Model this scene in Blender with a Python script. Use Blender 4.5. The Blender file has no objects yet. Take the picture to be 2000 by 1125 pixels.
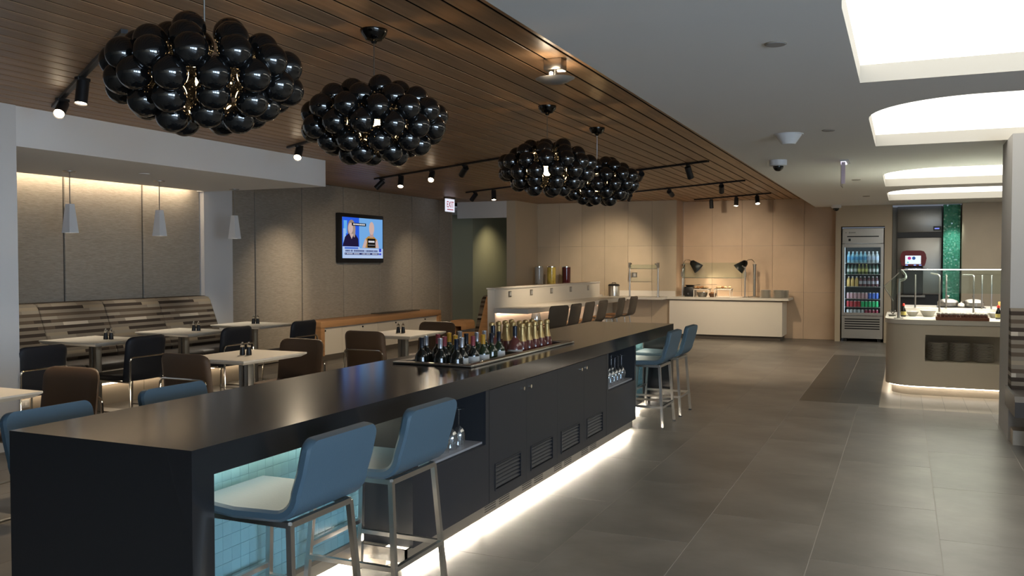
import bpy, bmesh, math, random
from mathutils import Vector, Matrix
R = math.radians
PI = math.pi
random.seed(7)
SC = bpy.context.scene
COL = SC.collection

# ------------------------------------------------------------------ camera
cam_d = bpy.data.cameras.new('camera')
cam = bpy.data.objects.new('camera', cam_d)
COL.objects.link(cam)
cam.location = (0, 0, 1.5)
cam.rotation_euler = (R(90 - 1.64), 0, R(23.9))
cam_d.sensor_width = 36
cam_d.lens = 1727 / 2000 * 36
cam_d.clip_start = 0.05
cam_d.clip_end = 200
SC.camera = cam
# ------------------------------------------------------------------ world, exposure
w = bpy.data.worlds.new('world')
SC.world = w
w.use_nodes = True
w.node_tree.nodes['Background'].inputs[0].default_value = (0.55, 0.62, 0.75, 1)
w.node_tree.nodes['Background'].inputs[1].default_value = 0.25
SC.view_settings.view_transform = 'Standard'
SC.view_settings.look = 'None'
SC.view_settings.exposure = 0.0
SC.view_settings.gamma = 1.0
SC.view_settings.use_curve_mapping = False
SC.cycles.sample_clamp_indirect = 3.0
SC.cycles.transparent_max_bounces = 40
# strengths of the room's lamps, one place to tune them
L_WELL = 2.9        # luminous panels in the ceiling wells
L_ASSUMED_WINDOW = 22.5      # assumed daylight windows, out of view in the right hand wall
L_TOE = 320.0         # strip under the bar
L_BAY = 9.0         # strips in the knee bays of the bar
L_COVE = 9.0        # cove above the left soffit
P_SPOT = 135.0       # one track spot
C_WARM = (1.0, 0.80, 0.56)
C_WHITE = (1.0, 0.90, 0.74)
C_COOL = (0.60, 0.78, 1.0)

# ------------------------------------------------------------------ materials
MATS = {}
def mat(name, col=(0.5, 0.5, 0.5), rough=0.5, metal=0.0, spec=0.5, coat=0.0, emit=None, estr=0.0, trans=0.0, ior=1.45, noise=None, bump=None, objvar=0.0, alpha=1.0):
    """procedural principled material. noise=(scale, amount, stretch xyz); bump=(scale, strength, stretch)"""
    if name in MATS:
        return MATS[name]
    m = bpy.data.materials.new(name)
    m.use_nodes = True
    nt = m.node_tree
    b = nt.nodes['Principled BSDF']
    b.inputs['Base Color'].default_value = (*col, 1)
    b.inputs['Roughness'].default_value = rough
    b.inputs['Metallic'].default_value = metal
    b.inputs['Specular IOR Level'].default_value = spec
    b.inputs['Coat Weight'].default_value = coat
    b.inputs['Coat Roughness'].default_value = 0.08
    b.inputs['Transmission Weight'].default_value = trans
    b.inputs['IOR'].default_value = ior
    b.inputs['Alpha'].default_value = alpha
    if emit:
        b.inputs['Emission Color'].default_value = (*emit, 1)
        b.inputs['Emission Strength'].default_value = estr
    last = None
    if noise or bump:
        tc = nt.nodes.new('ShaderNodeTexCoord')
    if noise:
        sc, amt, st = noise
        mp = nt.nodes.new('ShaderNodeMapping')
        mp.inputs['Scale'].default_value = st
        nz = nt.nodes.new('ShaderNodeTexNoise')
        nz.inputs['Scale'].default_value = sc
        nz.inputs['Detail'].default_value = 6
        rp = nt.nodes.new('ShaderNodeValToRGB')
        rp.color_ramp.elements[0].position = 0.3
        rp.color_ramp.elements[1].position = 0.7
        rp.color_ramp.elements[0].color = (*[c * (1 - amt) for c in col], 1)
        rp.color_ramp.elements[1].color = (*[min(1, c * (1 + amt)) for c in col], 1)
        nt.links.new(tc.outputs['Object'], mp.inputs[0])
        nt.links.new(mp.outputs[0], nz.inputs['Vector'])
        nt.links.new(nz.outputs['Fac'], rp.inputs[0])
        last = rp.outputs[0]
        nt.links.new(last, b.inputs['Base Color'])
    if objvar:
        oi = nt.nodes.new('ShaderNodeObjectInfo')
        hs = nt.nodes.new('ShaderNodeHueSaturation')
        mr = nt.nodes.new('ShaderNodeMapRange')
        mr.inputs['To Min'].default_value = 1 - objvar
        mr.inputs['To Max'].default_value = 1 + objvar
        nt.links.new(oi.outputs['Random'], mr.inputs['Value'])
        nt.links.new(mr.outputs[0], hs.inputs['Value'])
        if last:
            nt.links.new(last, hs.inputs['Color'])
        else:
            hs.inputs['Color'].default_value = (*col, 1)
        nt.links.new(hs.outputs[0], b.inputs['Base Color'])
    if bump:
        sc, stg, st = bump
        mp2 = nt.nodes.new('ShaderNodeMapping')
        mp2.inputs['Scale'].default_value = st
        nb = nt.nodes.new('ShaderNodeTexNoise')
        nb.inputs['Scale'].default_value = sc
        nb.inputs['Detail'].default_value = 4
        bp = nt.nodes.new('ShaderNodeBump')
        bp.inputs['Strength'].default_value = stg
        bp.inputs['Distance'].default_value = 0.01
        nt.links.new(tc.outputs['Object'], mp2.inputs[0])
        nt.links.new(mp2.outputs[0], nb.inputs['Vector'])
        nt.links.new(nb.outputs['Fac'], bp.inputs['Height'])
        nt.links.new(bp.outputs[0], b.inputs['Normal'])
    MATS[name] = m
    return m

def emis(name, col, strength):
    if name in MATS:
        return MATS[name]
    m = bpy.data.materials.new(name)
    m.use_nodes = True
    nt = m.node_tree
    nt.nodes.clear()
    o = nt.nodes.new('ShaderNodeOutputMaterial')
    e = nt.nodes.new('ShaderNodeEmission')
    e.inputs[0].default_value = (*col, 1)
    e.inputs[1].default_value = strength
    nt.links.new(e.outputs[0], o.inputs[0])
    MATS[name] = m
    return m

def thin_glass(name, tint=(0.9, 0.96, 0.94), refl=0.12):
    m = bpy.data.materials.new(name)
    m.use_nodes = True
    nt = m.node_tree
    nt.nodes.clear()
    o = nt.nodes.new('ShaderNodeOutputMaterial')
    t = nt.nodes.new('ShaderNodeBsdfTransparent')
    t.inputs[0].default_value = (*tint, 1)
    g = nt.nodes.new('ShaderNodeBsdfGlossy')
    g.inputs['Roughness'].default_value = 0.03
    lw0 = nt.nodes.new('ShaderNodeLayerWeight')
    lw0.inputs['Blend'].default_value = 0.5
    lw = nt.nodes.new('ShaderNodeMath')
    lw.operation = 'POWER'
    lw.inputs[1].default_value = 3.5
    nt.links.new(lw0.outputs['Facing'], lw.inputs[0])
    mt = nt.nodes.new('ShaderNodeMath')
    mt.operation = 'MULTIPLY_ADD'
    mt.inputs[1].default_value = 0.8
    mt.inputs[2].default_value = refl * 0.3
    mx = nt.nodes.new('ShaderNodeMixShader')
    nt.links.new(lw.outputs[0], mt.inputs[0])
    nt.links.new(mt.outputs[0], mx.inputs[0])
    nt.links.new(t.outputs[0], mx.inputs[1])
    nt.links.new(g.outputs[0], mx.inputs[2])
    nt.links.new(mx.outputs[0], o.inputs[0])
    MATS[name] = m
    return m

def stripe_mat(name, axis):
    """woven upholstery: horizontal bands broken into dashes; axis = the long direction in object space"""
    m = bpy.data.materials.new(name)
    m.use_nodes = True
    nt = m.node_tree
    b = nt.nodes['Principled BSDF']
    b.inputs['Roughness'].default_value = 0.8
    b.inputs['Specular IOR Level'].default_value = 0.2
    tc = nt.nodes.new('ShaderNodeTexCoord')
    sx = nt.nodes.new('ShaderNodeSeparateXYZ')
    nt.links.new(tc.outputs['Object'], sx.inputs[0])
    def math_n(op, a, bv):
        n = nt.nodes.new('ShaderNodeMath')
        n.operation = op
        for i, v in enumerate((a, bv)):
            if v is None:
                continue
            if isinstance(v, (int, float)):
                n.inputs[i].default_value = v
            else:
                nt.links.new(v, n.inputs[i])
        return n.outputs[0]
    row = math_n('FLOOR', math_n('MULTIPLY', sx.outputs['Z'], 30.0), None)
    wn = nt.nodes.new('ShaderNodeTexWhiteNoise')
    wn.noise_dimensions = '1D'
    nt.links.new(row, wn.inputs['W'])
    seg = math_n('FLOOR', math_n('ADD', math_n('MULTIPLY', sx.outputs[axis], 3.2), math_n('MULTIPLY', wn.outputs['Value'], 7.0)), None)
    cb = nt.nodes.new('ShaderNodeCombineXYZ')
    nt.links.new(seg, cb.inputs[0])
    nt.links.new(row, cb.inputs[1])
    wn2 = nt.nodes.new('ShaderNodeTexWhiteNoise')
    wn2.noise_dimensions = '2D'
    nt.links.new(cb.outputs[0], wn2.inputs['Vector'])
    # alternate light and dark rows, shifted here and there by the dash noise
    par = math_n('MODULO', math_n('ABSOLUTE', row, None), 2.0)
    mixv = math_n('ADD', math_n('MULTIPLY', par, 0.52), math_n('MULTIPLY', wn2.outputs['Value'], 0.48))
    rp = nt.nodes.new('ShaderNodeValToRGB')
    rp.color_ramp.interpolation = 'CONSTANT'
    els = rp.color_ramp.elements
    els[0].position = 0.0
    els[0].color = (0.022, 0.015, 0.011, 1)
    els[1].position = 0.27
    els[1].color = (0.05, 0.036, 0.025, 1)
    for p, c in ((0.42, (0.16, 0.13, 0.095, 1)), (0.50, (0.115, 0.098, 0.078, 1)), (0.80, (0.15, 0.13, 0.105, 1)), (0.94, (0.27, 0.24, 0.20, 1))):
        e = els.new(p)
        e.color = c
    nt.links.new(mixv, rp.inputs[0])
    nt.links.new(rp.outputs[0], b.inputs['Base Color'])
    MATS[name] = m
    return m

M = {}
M['tile'] = mat('floor_tile', (0.135, 0.122, 0.105), 0.33, noise=(2.2, 0.28, (1, 1, 1)), bump=(9, 0.08, (1, 1, 1)), objvar=0.12)
M['tile_dark'] = mat('floor_tile_dark', (0.055, 0.047, 0.037), 0.35, noise=(3, 0.2, (1, 1, 1)), objvar=0.06)
M['tile_pale'] = mat('floor_tile_pale', (0.36, 0.31, 0.25), 0.4, noise=(3, 0.1, (1, 1, 1)), objvar=0.06)
M['grout'] = mat('grout', (0.26, 0.24, 0.21), 0.7)
M['wood_ceil'] = mat('ceiling_wood', (0.33, 0.205, 0.118), 0.42, spec=0.4, noise=(3, 0.22, (9, 0.5, 9)), bump=(30, 0.05, (9, 0.4, 9)), objvar=0.10)
M['white'] = mat('white_paint', (0.62, 0.61, 0.60), 0.75)
M['column'] = mat('column_paint_shaded', (0.33, 0.32, 0.31), 0.7)  # right column's white paint, shade put into its colour to offset strong light
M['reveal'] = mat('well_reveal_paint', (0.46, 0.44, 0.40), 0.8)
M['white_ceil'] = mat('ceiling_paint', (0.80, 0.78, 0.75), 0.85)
M['soffit'] = mat('soffit_paint', (0.76, 0.75, 0.74), 0.8)
M['wallbeige'] = mat('wall_beige', (0.46, 0.38, 0.275), 0.6)
M['walltile'] = mat('wall_tile', (0.47, 0.39, 0.285), 0.42, noise=(1.5, 0.09, (1, 1, 1)), objvar=0.05)
M['wallpink'] = mat('wall_tile_rose', (0.50, 0.37, 0.26), 0.42, noise=(1.5, 0.12, (1, 1, 1)), objvar=0.05)
M['wallgreen'] = mat('corridor_glass_wall', (0.30, 0.29, 0.18), 0.35)
M['fabric'] = mat('panel_fabric', (0.31, 0.275, 0.23), 0.9, spec=0.1, noise=(14, 0.16, (1, 1, 9)), bump=(60, 0.3, (1, 0.3, 4)), objvar=0.05)
M['gap'] = mat('panel_gap', (0.10, 0.085, 0.07), 0.9)
M['void'] = mat('ceiling_void', (0.006, 0.005, 0.004), 0.95, spec=0.0)
M['tealgrout'] = mat('mosaic_grout', (0.14, 0.29, 0.33), 0.5)
M['bar'] = mat('bar_charcoal', (0.017, 0.018, 0.022), 0.42, spec=0.35)
M['bartop'] = mat('bar_quartz', (0.016, 0.0155, 0.016), 0.14, spec=0.5)
M['bardark'] = mat('bar_inside', (0.014, 0.015, 0.018), 0.6)
M['shelf'] = mat('shelf_steel', (0.28, 0.28, 0.30), 0.5, metal=0.3)
M['steel'] = mat('brushed_steel', (0.55, 0.53, 0.50), 0.28, metal=1.0)
M['chrome'] = mat('chrome', (0.75, 0.72, 0.66), 0.10, metal=1.0)
M['steel_dk'] = mat('dull_steel', (0.30, 0.29, 0.27), 0.38, metal=1.0)
M['teal'] = mat('stool_leather', (0.058, 0.098, 0.130), 0.5, spec=0.4, bump=(120, 0.06, (1, 1, 1)))
M['tealtile'] = mat('glass_mosaic', (0.17, 0.335, 0.38), 0.22, spec=0.7, objvar=0.07, bump=(25, 0.25, (1, 1, 1)))
M['navy'] = mat('navy_vinyl', (0.011, 0.013, 0.019), 0.5, spec=0.35)
M['brown'] = mat('brown_vinyl', (0.078, 0.048, 0.029), 0.5, spec=0.35)
M['taupe'] = mat('taupe_back', (0.085, 0.066, 0.048), 0.5)
M['woodseat'] = mat('seat_wood', (0.45, 0.26, 0.13), 0.45)
M['oak'] = mat('oak', (0.44, 0.24, 0.11), 0.45, noise=(4, 0.15, (1, 0.3, 6)))
M['tabletop'] = mat('table_laminate', (0.60, 0.55, 0.47), 0.35)
M['black'] = mat('black_plastic', (0.012, 0.012, 0.013), 0.4)
M['ball'] = mat('smoked_glass_ball', (0.006, 0.006, 0.006), 0.04, spec=0.5, ior=1.75)
M['seat_bl'] = mat('banquette_leather', (0.035, 0.030, 0.027), 0.45)
M['plinth'] = mat('plinth_laminate', (0.33, 0.28, 0.22), 0.5)
M['stone'] = mat('counter_white', (0.68, 0.64, 0.57), 0.3)
M['cabwhite'] = mat('cabinet_white', (0.72, 0.67, 0.58), 0.5)
M['buff'] = mat('buffet_laminate', (0.62, 0.55, 0.44), 0.38, noise=(1.2, 0.06, (1, 1, 1)))
M['glass'] = thin_glass('clear_glass')
M['wineglass'] = thin_glass('wine_glass', (0.95, 0.97, 0.98), 0.5)
M['bottle_dk'] = mat('bottle_dark', (0.006, 0.007, 0.006), 0.06, spec=0.7)
M['bottle_gr'] = mat('bottle_green', (0.012, 0.022, 0.010), 0.06, spec=0.7)
M['bottle_rose'] = mat('bottle_rose', (0.10, 0.030, 0.026), 0.06, spec=0.7)
M['foil_gold'] = mat('foil_gold', (0.42, 0.30, 0.13), 0.38, metal=0.7)
M['foil_red'] = mat('foil_red', (0.20, 0.035, 0.04), 0.4)
M['foil_yellow'] = mat('foil_yellow', (0.42, 0.22, 0.02), 0.4)
M['foil_silver'] = mat('foil_silver', (0.55, 0.56, 0.60), 0.3, metal=0.8)
M['foil_black'] = mat('foil_black', (0.012, 0.013, 0.018), 0.35)
M['foil_blue'] = mat('foil_blue', (0.006, 0.009, 0.018), 0.35)
M['paper'] = mat('paper_label', (0.42, 0.42, 0.41), 0.6)
M['lamp_face'] = emis('spot_lamp_face', C_WARM, 20.0)
M['bulb'] = emis('bulb', (1.0, 0.66, 0.30), 80.0)
M['well'] = emis('well_panel', (1.0, 0.945, 0.82), L_WELL)
M['striped_y'] = stripe_mat('striped_weave', 'Y')
M['striped_x'] = stripe_mat('striped_weave_x', 'X')
# ------------------------------------------------------------------ geometry helpers
class G:
    def __init__(s):
        s.v = []
        s.f = []
    def add(s, vs, fs, mx=None):
        o = len(s.v)
        s.v += [tuple(mx @ Vector(p)) if mx else tuple(p) for p in vs]
        s.f += [tuple(o + i for i in f) for f in fs]
        return s
    def box(s, x0, x1, y0, y1, z0, z1, mx=None):
        vs = [(x0, y0, z0), (x1, y0, z0), (x1, y1, z0), (x0, y1, z0), (x0, y0, z1), (x1, y0, z1), (x1, y1, z1), (x0, y1, z1)]
        fs = [(0, 3, 2, 1), (4, 5, 6, 7), (0, 1, 5, 4), (1, 2, 6, 5), (2, 3, 7, 6), (3, 0, 4, 7)]
        return s.add(vs, fs, mx)
    def rbox(s, x0, x1, y0, y1, z0, z1, r=0.01, seg=2, mx=None):
        bm = bmesh.new()
        bmesh.ops.create_cube(bm, size=1)
        for v in bm.verts:
            v.co = ((x0 + x1) / 2 + v.co.x * (x1 - x0), (y0 + y1) / 2 + v.co.y * (y1 - y0), (z0 + z1) / 2 + v.co.z * (z1 - z0))
        bmesh.ops.bevel(bm, geom=bm.edges[:], offset=r, segments=seg, profile=0.5, affect='EDGES')
        bm.verts.index_update()
        vs = [tuple(v.co) for v in bm.verts]
        fs = [tuple(v.index for v in f.verts) for f in bm.faces]
        bm.free()
        return s.add(vs, fs, mx)
    def cyl(s, p0, p1, r0, r1=None, n=16, caps=True, mx=None):
        r1 = r0 if r1 is None else r1
        p0, p1 = Vector(p0), Vector(p1)
        d = (p1 - p0).normalized()
        u = d.orthogonal().normalized()
        w_ = d.cross(u)
        vs, fs = [], []
        for p, r in ((p0, r0), (p1, r1)):
            for i in range(n):
                a = 2 * PI * i / n
                vs.append(p + (u * math.cos(a) + w_ * math.sin(a)) * r)
        for i in range(n):
            j = (i + 1) % n
            fs.append((i, j, n + j, n + i))
        if caps:
            fs.append(tuple(range(n - 1, -1, -1)))
            fs.append(tuple(range(n, 2 * n)))
        return s.add(vs, fs, mx)
    def lathe(s, prof, c=(0, 0, 0), n=20, mx=None, caps=True):
        """prof: list of (r, z) from bottom to top"""
        vs, fs = [], []
        for r, z in prof:
            for i in range(n):
                a = 2 * PI * i / n
                vs.append((c[0] + r * math.cos(a), c[1] + r * math.sin(a), c[2] + z))
        for k in range(len(prof) - 1):
            for i in range(n):
                j = (i + 1) % n
                fs.append((k * n + i, k * n + j, (k + 1) * n + j, (k + 1) * n + i))
        if caps:
            if prof[0][0] > 1e-4:
                fs.append(tuple(range(n - 1, -1, -1)))
            if prof[-1][0] > 1e-4:
                o = (len(prof) - 1) * n
                fs.append(tuple(range(o, o + n)))
        return s.add(vs, fs, mx)
    def tube(s, pts, r, n=8, mx=None, closed=False, square=False):
        pts = [Vector(p) for p in pts]
        vs, fs = [], []
        k = len(pts)
        u = None
        for i, p in enumerate(pts):
            a = pts[(i - 1) % k] if (closed or i > 0) else p
            b = pts[(i + 1) % k] if (closed or i < k - 1) else p
            d = (b - a).normalized()
            if u is None:
                u = d.orthogonal().normalized()
            u = (u - d * u.dot(d))
            u = u.normalized() if u.length > 1e-6 else d.orthogonal().normalized()
            w_ = d.cross(u)
            for j in range(n):
                an = 2 * PI * j / n + (PI / 4 if square else 0)
                vs.append(p + (u * math.cos(an) + w_ * math.sin(an)) * r)
        rng = k if closed else k - 1
        for i in range(rng):
            i2 = (i + 1) % k
            for j in range(n):
                j2 = (j + 1) % n
                fs.append((i * n + j, i * n + j2, i2 * n + j2, i2 * n + j))
        if not closed:
            fs.append(tuple(range(n - 1, -1, -1)))
            fs.append(tuple(range((k - 1) * n, k * n)))
        return s.add(vs, fs, mx)
    def bar(s, p0, p1, w, h=None, up=(0, 0, 1)):
        """rectangular bar from p0 to p1"""
        h = w if h is None else h
        p0, p1 = Vector(p0), Vector(p1)
        d = (p1 - p0).normalized()
        up = Vector(up)
        if abs(d.dot(up)) > 0.98:
            up = Vector((0, 1, 0))
        a = d.cross(up).normalized() * (w / 2)
        b = a.cross(d).normalized() * (h / 2)
        vs = []
        for p in (p0, p1):
            vs += [p - a - b, p + a - b, p + a + b, p - a + b]
        fs = [(0, 3, 2, 1), (4, 5, 6, 7), (0, 1, 5, 4), (1, 2, 6, 5), (2, 3, 7, 6), (3, 0, 4, 7)]
        return s.add(vs, fs)
    def prism(s, poly, a0, a1, axis='z', mx=None):
        """extrude a 2D polygon. axis z: (x,y); axis y: (x,z); axis x: (y,z)"""
        n = len(poly)
        def P(p, t):
            return (p[0], p[1], t) if axis == 'z' else (p[0], t, p[1]) if axis == 'y' else (t, p[0], p[1])
        vs = [P(p, a0) for p in poly] + [P(p, a1) for p in poly]
        fs = [tuple(range(n)), tuple(range(2 * n - 1, n - 1, -1))]
        for i in range(n):
            j = (i + 1) % n
            fs.append((i, n + i, n + j, j))
        return s.add(vs, fs, mx)
    def sphere(s, c, r, n=16, m=10, sz=1.0, mx=None):
        prof = [(max(1e-5, r * math.sin(PI * i / m)), -r * sz * math.cos(PI * i / m)) for i in range(m + 1)]
        return s.lathe(prof, c, n, mx, caps=False)

def mesh_of(name, g, m, angle=35):
    # angle 0: flat shaded
    me = bpy.data.meshes.new(name)
    me.from_pydata(g.v, [], g.f)
    bm = bmesh.new()
    bm.from_mesh(me)
    bmesh.ops.remove_doubles(bm, verts=bm.verts, dist=1e-5)
    bmesh.ops.recalc_face_normals(bm, faces=bm.faces)
    bm.to_mesh(me)
    bm.free()
    if angle:
        me.polygons.foreach_set('use_smooth', [True] * len(me.polygons))
        me.set_sharp_from_angle(angle=R(angle))
    me.materials.append(m)
    return me

def ob(name, g, m, parent=None, loc=(0, 0, 0), rz=0, angle=35):
    me = g if isinstance(g, bpy.types.Mesh) else mesh_of(name, g, m, angle)
    o = bpy.data.objects.new(name, me)
    COL.objects.link(o)
    o.parent = parent
    o.location = loc
    o.rotation_euler = (0, 0, rz)
    return o

def tag(o, label, cat, group=None):
    o['label'] = label
    o['category'] = cat
    if group:
        o['group'] = group
    return o

def thing(name, label, cat, loc=(0, 0, 0), rz=0, group=None):
    o = bpy.data.objects.new(name, None)
    COL.objects.link(o)
    o.location = loc
    o.rotation_euler = (0, 0, rz)
    o.empty_display_size = 0.05
    return tag(o, label, cat, group)

def struct(name, g, m, parent=None):
    o = ob(name, g, m, parent, angle=0)
    if parent is None:
        o['kind'] = 'structure'
    return o

def dup(root, loc, rz=0, label=None, group=None):
    def cp(o, par):
        c = o.copy()
        COL.objects.link(c)
        c.parent = par
        for ch in o.children:
            cp(ch, c)
        return c
    r = cp(root, None)
    r.location = loc
    r.rotation_euler = (0, 0, rz)
    if label:
        r['label'] = label
    if group:
        r['group'] = group
    return r

def light(kind, name, loc, energy, color, parent=None, aim=None, size=None, size_y=None, spot=None, blend=0.6, radius=0.03):
    d = bpy.data.lights.new(name, kind)
    d.energy = energy
    d.color = color
    if kind == 'SPOT':
        d.spot_size = R(spot)
        d.spot_blend = blend
        d.shadow_soft_size = radius
    elif kind == 'POINT':
        d.shadow_soft_size = radius
    elif kind == 'AREA':
        d.shape = 'RECTANGLE'
        d.size = size
        d.size_y = size_y
    o = bpy.data.objects.new(name, d)
    COL.objects.link(o)
    o.location = loc
    if aim is not None:
        o.rotation_euler = (Vector(aim) - Vector(loc)).to_track_quat('-Z', 'Y').to_euler()
    if parent:
        o.parent = parent
        o.matrix_parent_inverse = parent.matrix_world.inverted()
    return o

def arc(cx, cy, r, a0, a1, n):
    return [(cx + r * math.cos(R(a0 + (a1 - a0) * i / n)), cy + r * math.sin(R(a0 + (a1 - a0) * i / n))) for i in range(n + 1)]

# ------------------------------------------------------------------ main dimensions
ZW, ZC = 2.757, 2.58            # wood ceiling, white ceiling
XW = -8.53                      # left wall
XE = -1.59                      # edge of the white ceiling
YB = 18.2                       # back wall
# ================================================================== FLOOR
fl = struct('floor', G().box(-10.5, 5.2, -7.2, 21.5, -0.15, -0.0008), M['grout'])
tw, tl, gp = 0.613, 1.226, 0.004
EXC = [(-1.03, -0.222, 10.05, 15.27), (-0.222, 1.45, 9.90, 17.5)]
def cut(r, e):
    """rectangle r minus rectangle e, as up to four rectangles"""
    x0, x1, y0, y1 = r
    a0, a1, b0, b1 = e
    if x1 <= a0 or x0 >= a1 or y1 <= b0 or y0 >= b1:
        return [r]
    out = []
    if y0 < b0:
        out.append((x0, x1, y0, b0))
    if y1 > b1:
        out.append((x0, x1, b1, y1))
    ya2, yb2 = max(y0, b0), min(y1, b1)
    if x0 < a0:
        out.append((x0, a0, ya2, yb2))
    if x1 > a1:
        out.append((a1, x1, ya2, yb2))
    return out
TM = {}
def tile(r, m):
    x0, x1, y0, y1 = r
    if x1 - x0 < 0.02 or y1 - y0 < 0.02:
        return
    key = (round(x1 - x0, 3), round(y1 - y0, 3), m)
    if key not in TM:
        TM[key] = mesh_of('floor_tile', G().box(0, key[0] - gp, 0, key[1] - gp, -0.02, 0), M[m], 0)
    ob('floor_tile', TM[key], None, fl, (x0, y0, 0))
for k in range(-15, 5):
    x = 0.195 + tw * k
    y = (2.22 if k % 2 else 2.22 - tl / 2) - (2 * tl if k > -4 else 0)
    while y < 17.9:
        if -2.95 < x + tw / 2 < -2.35 and 2.6 < y and y + tl < 9.0:
            y += tl
            continue
        rs = [(x, x + tw, y, min(y + tl, YB))]
        for e in EXC:
            rs = [q for r in rs for q in cut(r, e)]
        for r in rs:
            tile(r, 'tile')
        y += tl
for k in range(2):
    for j in range(5):
        tile((-1.03 + 0.404 * k, -1.03 + 0.404 * (k + 1), 10.05 + j * 1.044, 10.05 + (j + 1) * 1.044), 'tile_dark')
for k in range(8):
    tile((-0.222 + 0.209 * k, -0.222 + 0.209 * (k + 1), 9.90, 11.0), 'tile_pale')
for j in range(4):
    tile((-0.222, -0.10, 11.0 + j * 1.6, 11.0 + (j + 1) * 1.6), 'tile_pale')
# ================================================================== CEILINGS
wc = struct('ceiling', G().box(-9.2, XE + 0.0, -7.2, YB + 0.2, ZW + 0.004, ZW + 0.15), M['void'])
pl_me = mesh_of('ceiling_plank', G().rbox(0, 0.141, -7.0, YB, ZW, ZW + 0.02, 0.0015, 1), M['wood_ceil'])
x = -1.875
while x > -8.7:
    ob('ceiling_plank', pl_me, None, wc, (x, 0, 0))
    x -= 0.158
ob('ceiling_plank', G().box(-1.72, XE - 0.002, -7.0, YB, ZW, ZW + 0.02), M['wood_ceil'], wc)

def well_outline(y0, y1, x0=-0.254, x1=2.5):
    """opening with a straight far edge and a bowed near edge"""
    pts = [(x0, y1), (x0, y0 + 0.80)]
    n = 12
    for i in range(1, n + 1):
        a = PI / 2 * i / n
        pts.append((x0 + 0.72 * (1 - math.cos(a)), y0 + 0.80 * (1 - math.sin(a))))
    for i in range(n + 1):
        a = PI / 2 * i / n
        pts.append((x1 - 0.72 + 0.72 * math.sin(a), y0 + 0.80 * (1 - math.cos(a))))
    pts.append((x1, y1))
    return pts
WELLS = [(3.22, 5.735), (6.40, 8.90), (11.15, 13.64), (14.20, 16.71)]
g = G()
zc = ZC
g.add([(XE, -7.2, zc), (-0.254, -7.2, zc), (-0.254, YB, zc), (XE, YB, zc)], [(0, 1, 2, 3)])
g.add([(2.5, -7.2, zc), (5.2, -7.2, zc), (5.2, YB, zc), (2.5, YB, zc)], [(0, 1, 2, 3)])
prev = -7.2
REV = []
for (y0, y1) in WELLS:
    o = well_outline(y0, y1)
    curve = o[1:-1]
    n = len(curve)
    vs = [(px, prev, zc) for px, py in curve] + [(px, py, zc) for px, py in curve]
    g.add(vs, [(i, i + 1, n + i + 1, n + i) for i in range(n - 1)])
    m = len(o)
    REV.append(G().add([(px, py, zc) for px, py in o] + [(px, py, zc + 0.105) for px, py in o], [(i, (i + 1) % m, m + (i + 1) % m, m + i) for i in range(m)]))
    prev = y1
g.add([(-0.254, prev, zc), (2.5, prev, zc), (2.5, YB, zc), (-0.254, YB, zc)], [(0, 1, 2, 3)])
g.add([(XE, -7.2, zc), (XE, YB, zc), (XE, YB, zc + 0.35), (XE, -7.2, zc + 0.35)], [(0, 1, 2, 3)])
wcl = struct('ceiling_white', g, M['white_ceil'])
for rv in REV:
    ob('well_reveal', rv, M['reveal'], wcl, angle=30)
for (y0, y1) in WELLS:
    o = well_outline(y0, y1)
    lp = ob('light_panel', G().prism([(px, py) for px, py in o], zc + 0.105, zc + 0.115), M['well'], wcl)
    lp['label'] = 'glowing panel inside the ceiling light well'

# ================================================================== WALLS
wl = struct('wall_left', G().box(XW - 0.15, XW - 0.03, -7.2, 16.19, 0, ZW + 0.03), M['gap'])
ya = [4.75, 5.867, 6.976, 8.085, 9.053]
for a, b in zip(ya[:-1], ya[1:]):
    ob('fabric_panel', G().rbox(XW - 0.03, XW, a + 0.012, b - 0.012, 1.03, ZW, 0.006, 1), M['fabric'], wl)
ob('wall_base', G().box(XW - 0.03, XW - 0.005, 4.7, 9.06, 0, 1.02), M['plinth'], wl)
ob('pier', G().box(XW - 0.03, XW + 0.06, 9.06, 9.60, 0, ZW), M['white'], wl)
yb = [9.64, 10.137, 11.222, 12.336, 13.442, 14.575, 15.651, 16.136]
for a, b in zip(yb[:-1], yb[1:]):
    ob('fabric_panel', G().rbox(XW - 0.03, XW, a + 0.012, b - 0.012, 0.02, ZW, 0.006, 1), M['fabric'], wl)
ob('end_trim', G().box(XW - 0.03, XW + 0.01, 16.137, 16.19, 0, ZW), M['plinth'], wl)
# column by the left edge, soffit with cove slot
struct('trim_1', G().box(-7.1, -6.5, 3.4, 4.885, 0, ZW), M['white'])['label'] = 'white square column beside the banquette'
sf = struct('trim_2', G().box(-8.40, -6.52, 4.887, 9.05, 2.435, ZW), M['soffit'])
cove = ob('cove_strip', G().box(-8.425, -8.402, 4.9, 8.85, 2.475, 2.49), emis('cove_led', C_WARM, L_COVE * 6), sf)
struct('trim_3', G().box(-8.53, -8.405, 9.0, 9.05, 2.435, ZW), M['soffit'])
# corridor opening beside the exit sign
struct('trim_4', G().box(XW, -7.4, 16.43, 16.55, 2.42, ZW), M['white'])
struct('wall_corridor_left', G().box(-10.4, -9.0, 18.1, 18.2, 0, 2.598), M['wallgreen'])
struct('wall_corridor_side', G().box(-9.1, -9.0, 18.202, 21.3, 0, 2.598), M['wallgreen'])
struct('wall_corridor_end', G().box(-9.1, -7.25, 21.302, 21.4, 0, 2.598), M['wallgreen'])
struct('ceiling_corridor', G().box(-10.4, -7.25, 16.56, 21.4, 2.6, 2.66), M['white'])
struct('trim_5', G().box(-7.4, -7.2, 16.43, 17.6, 0, ZW), M['wallbeige'])
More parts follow.
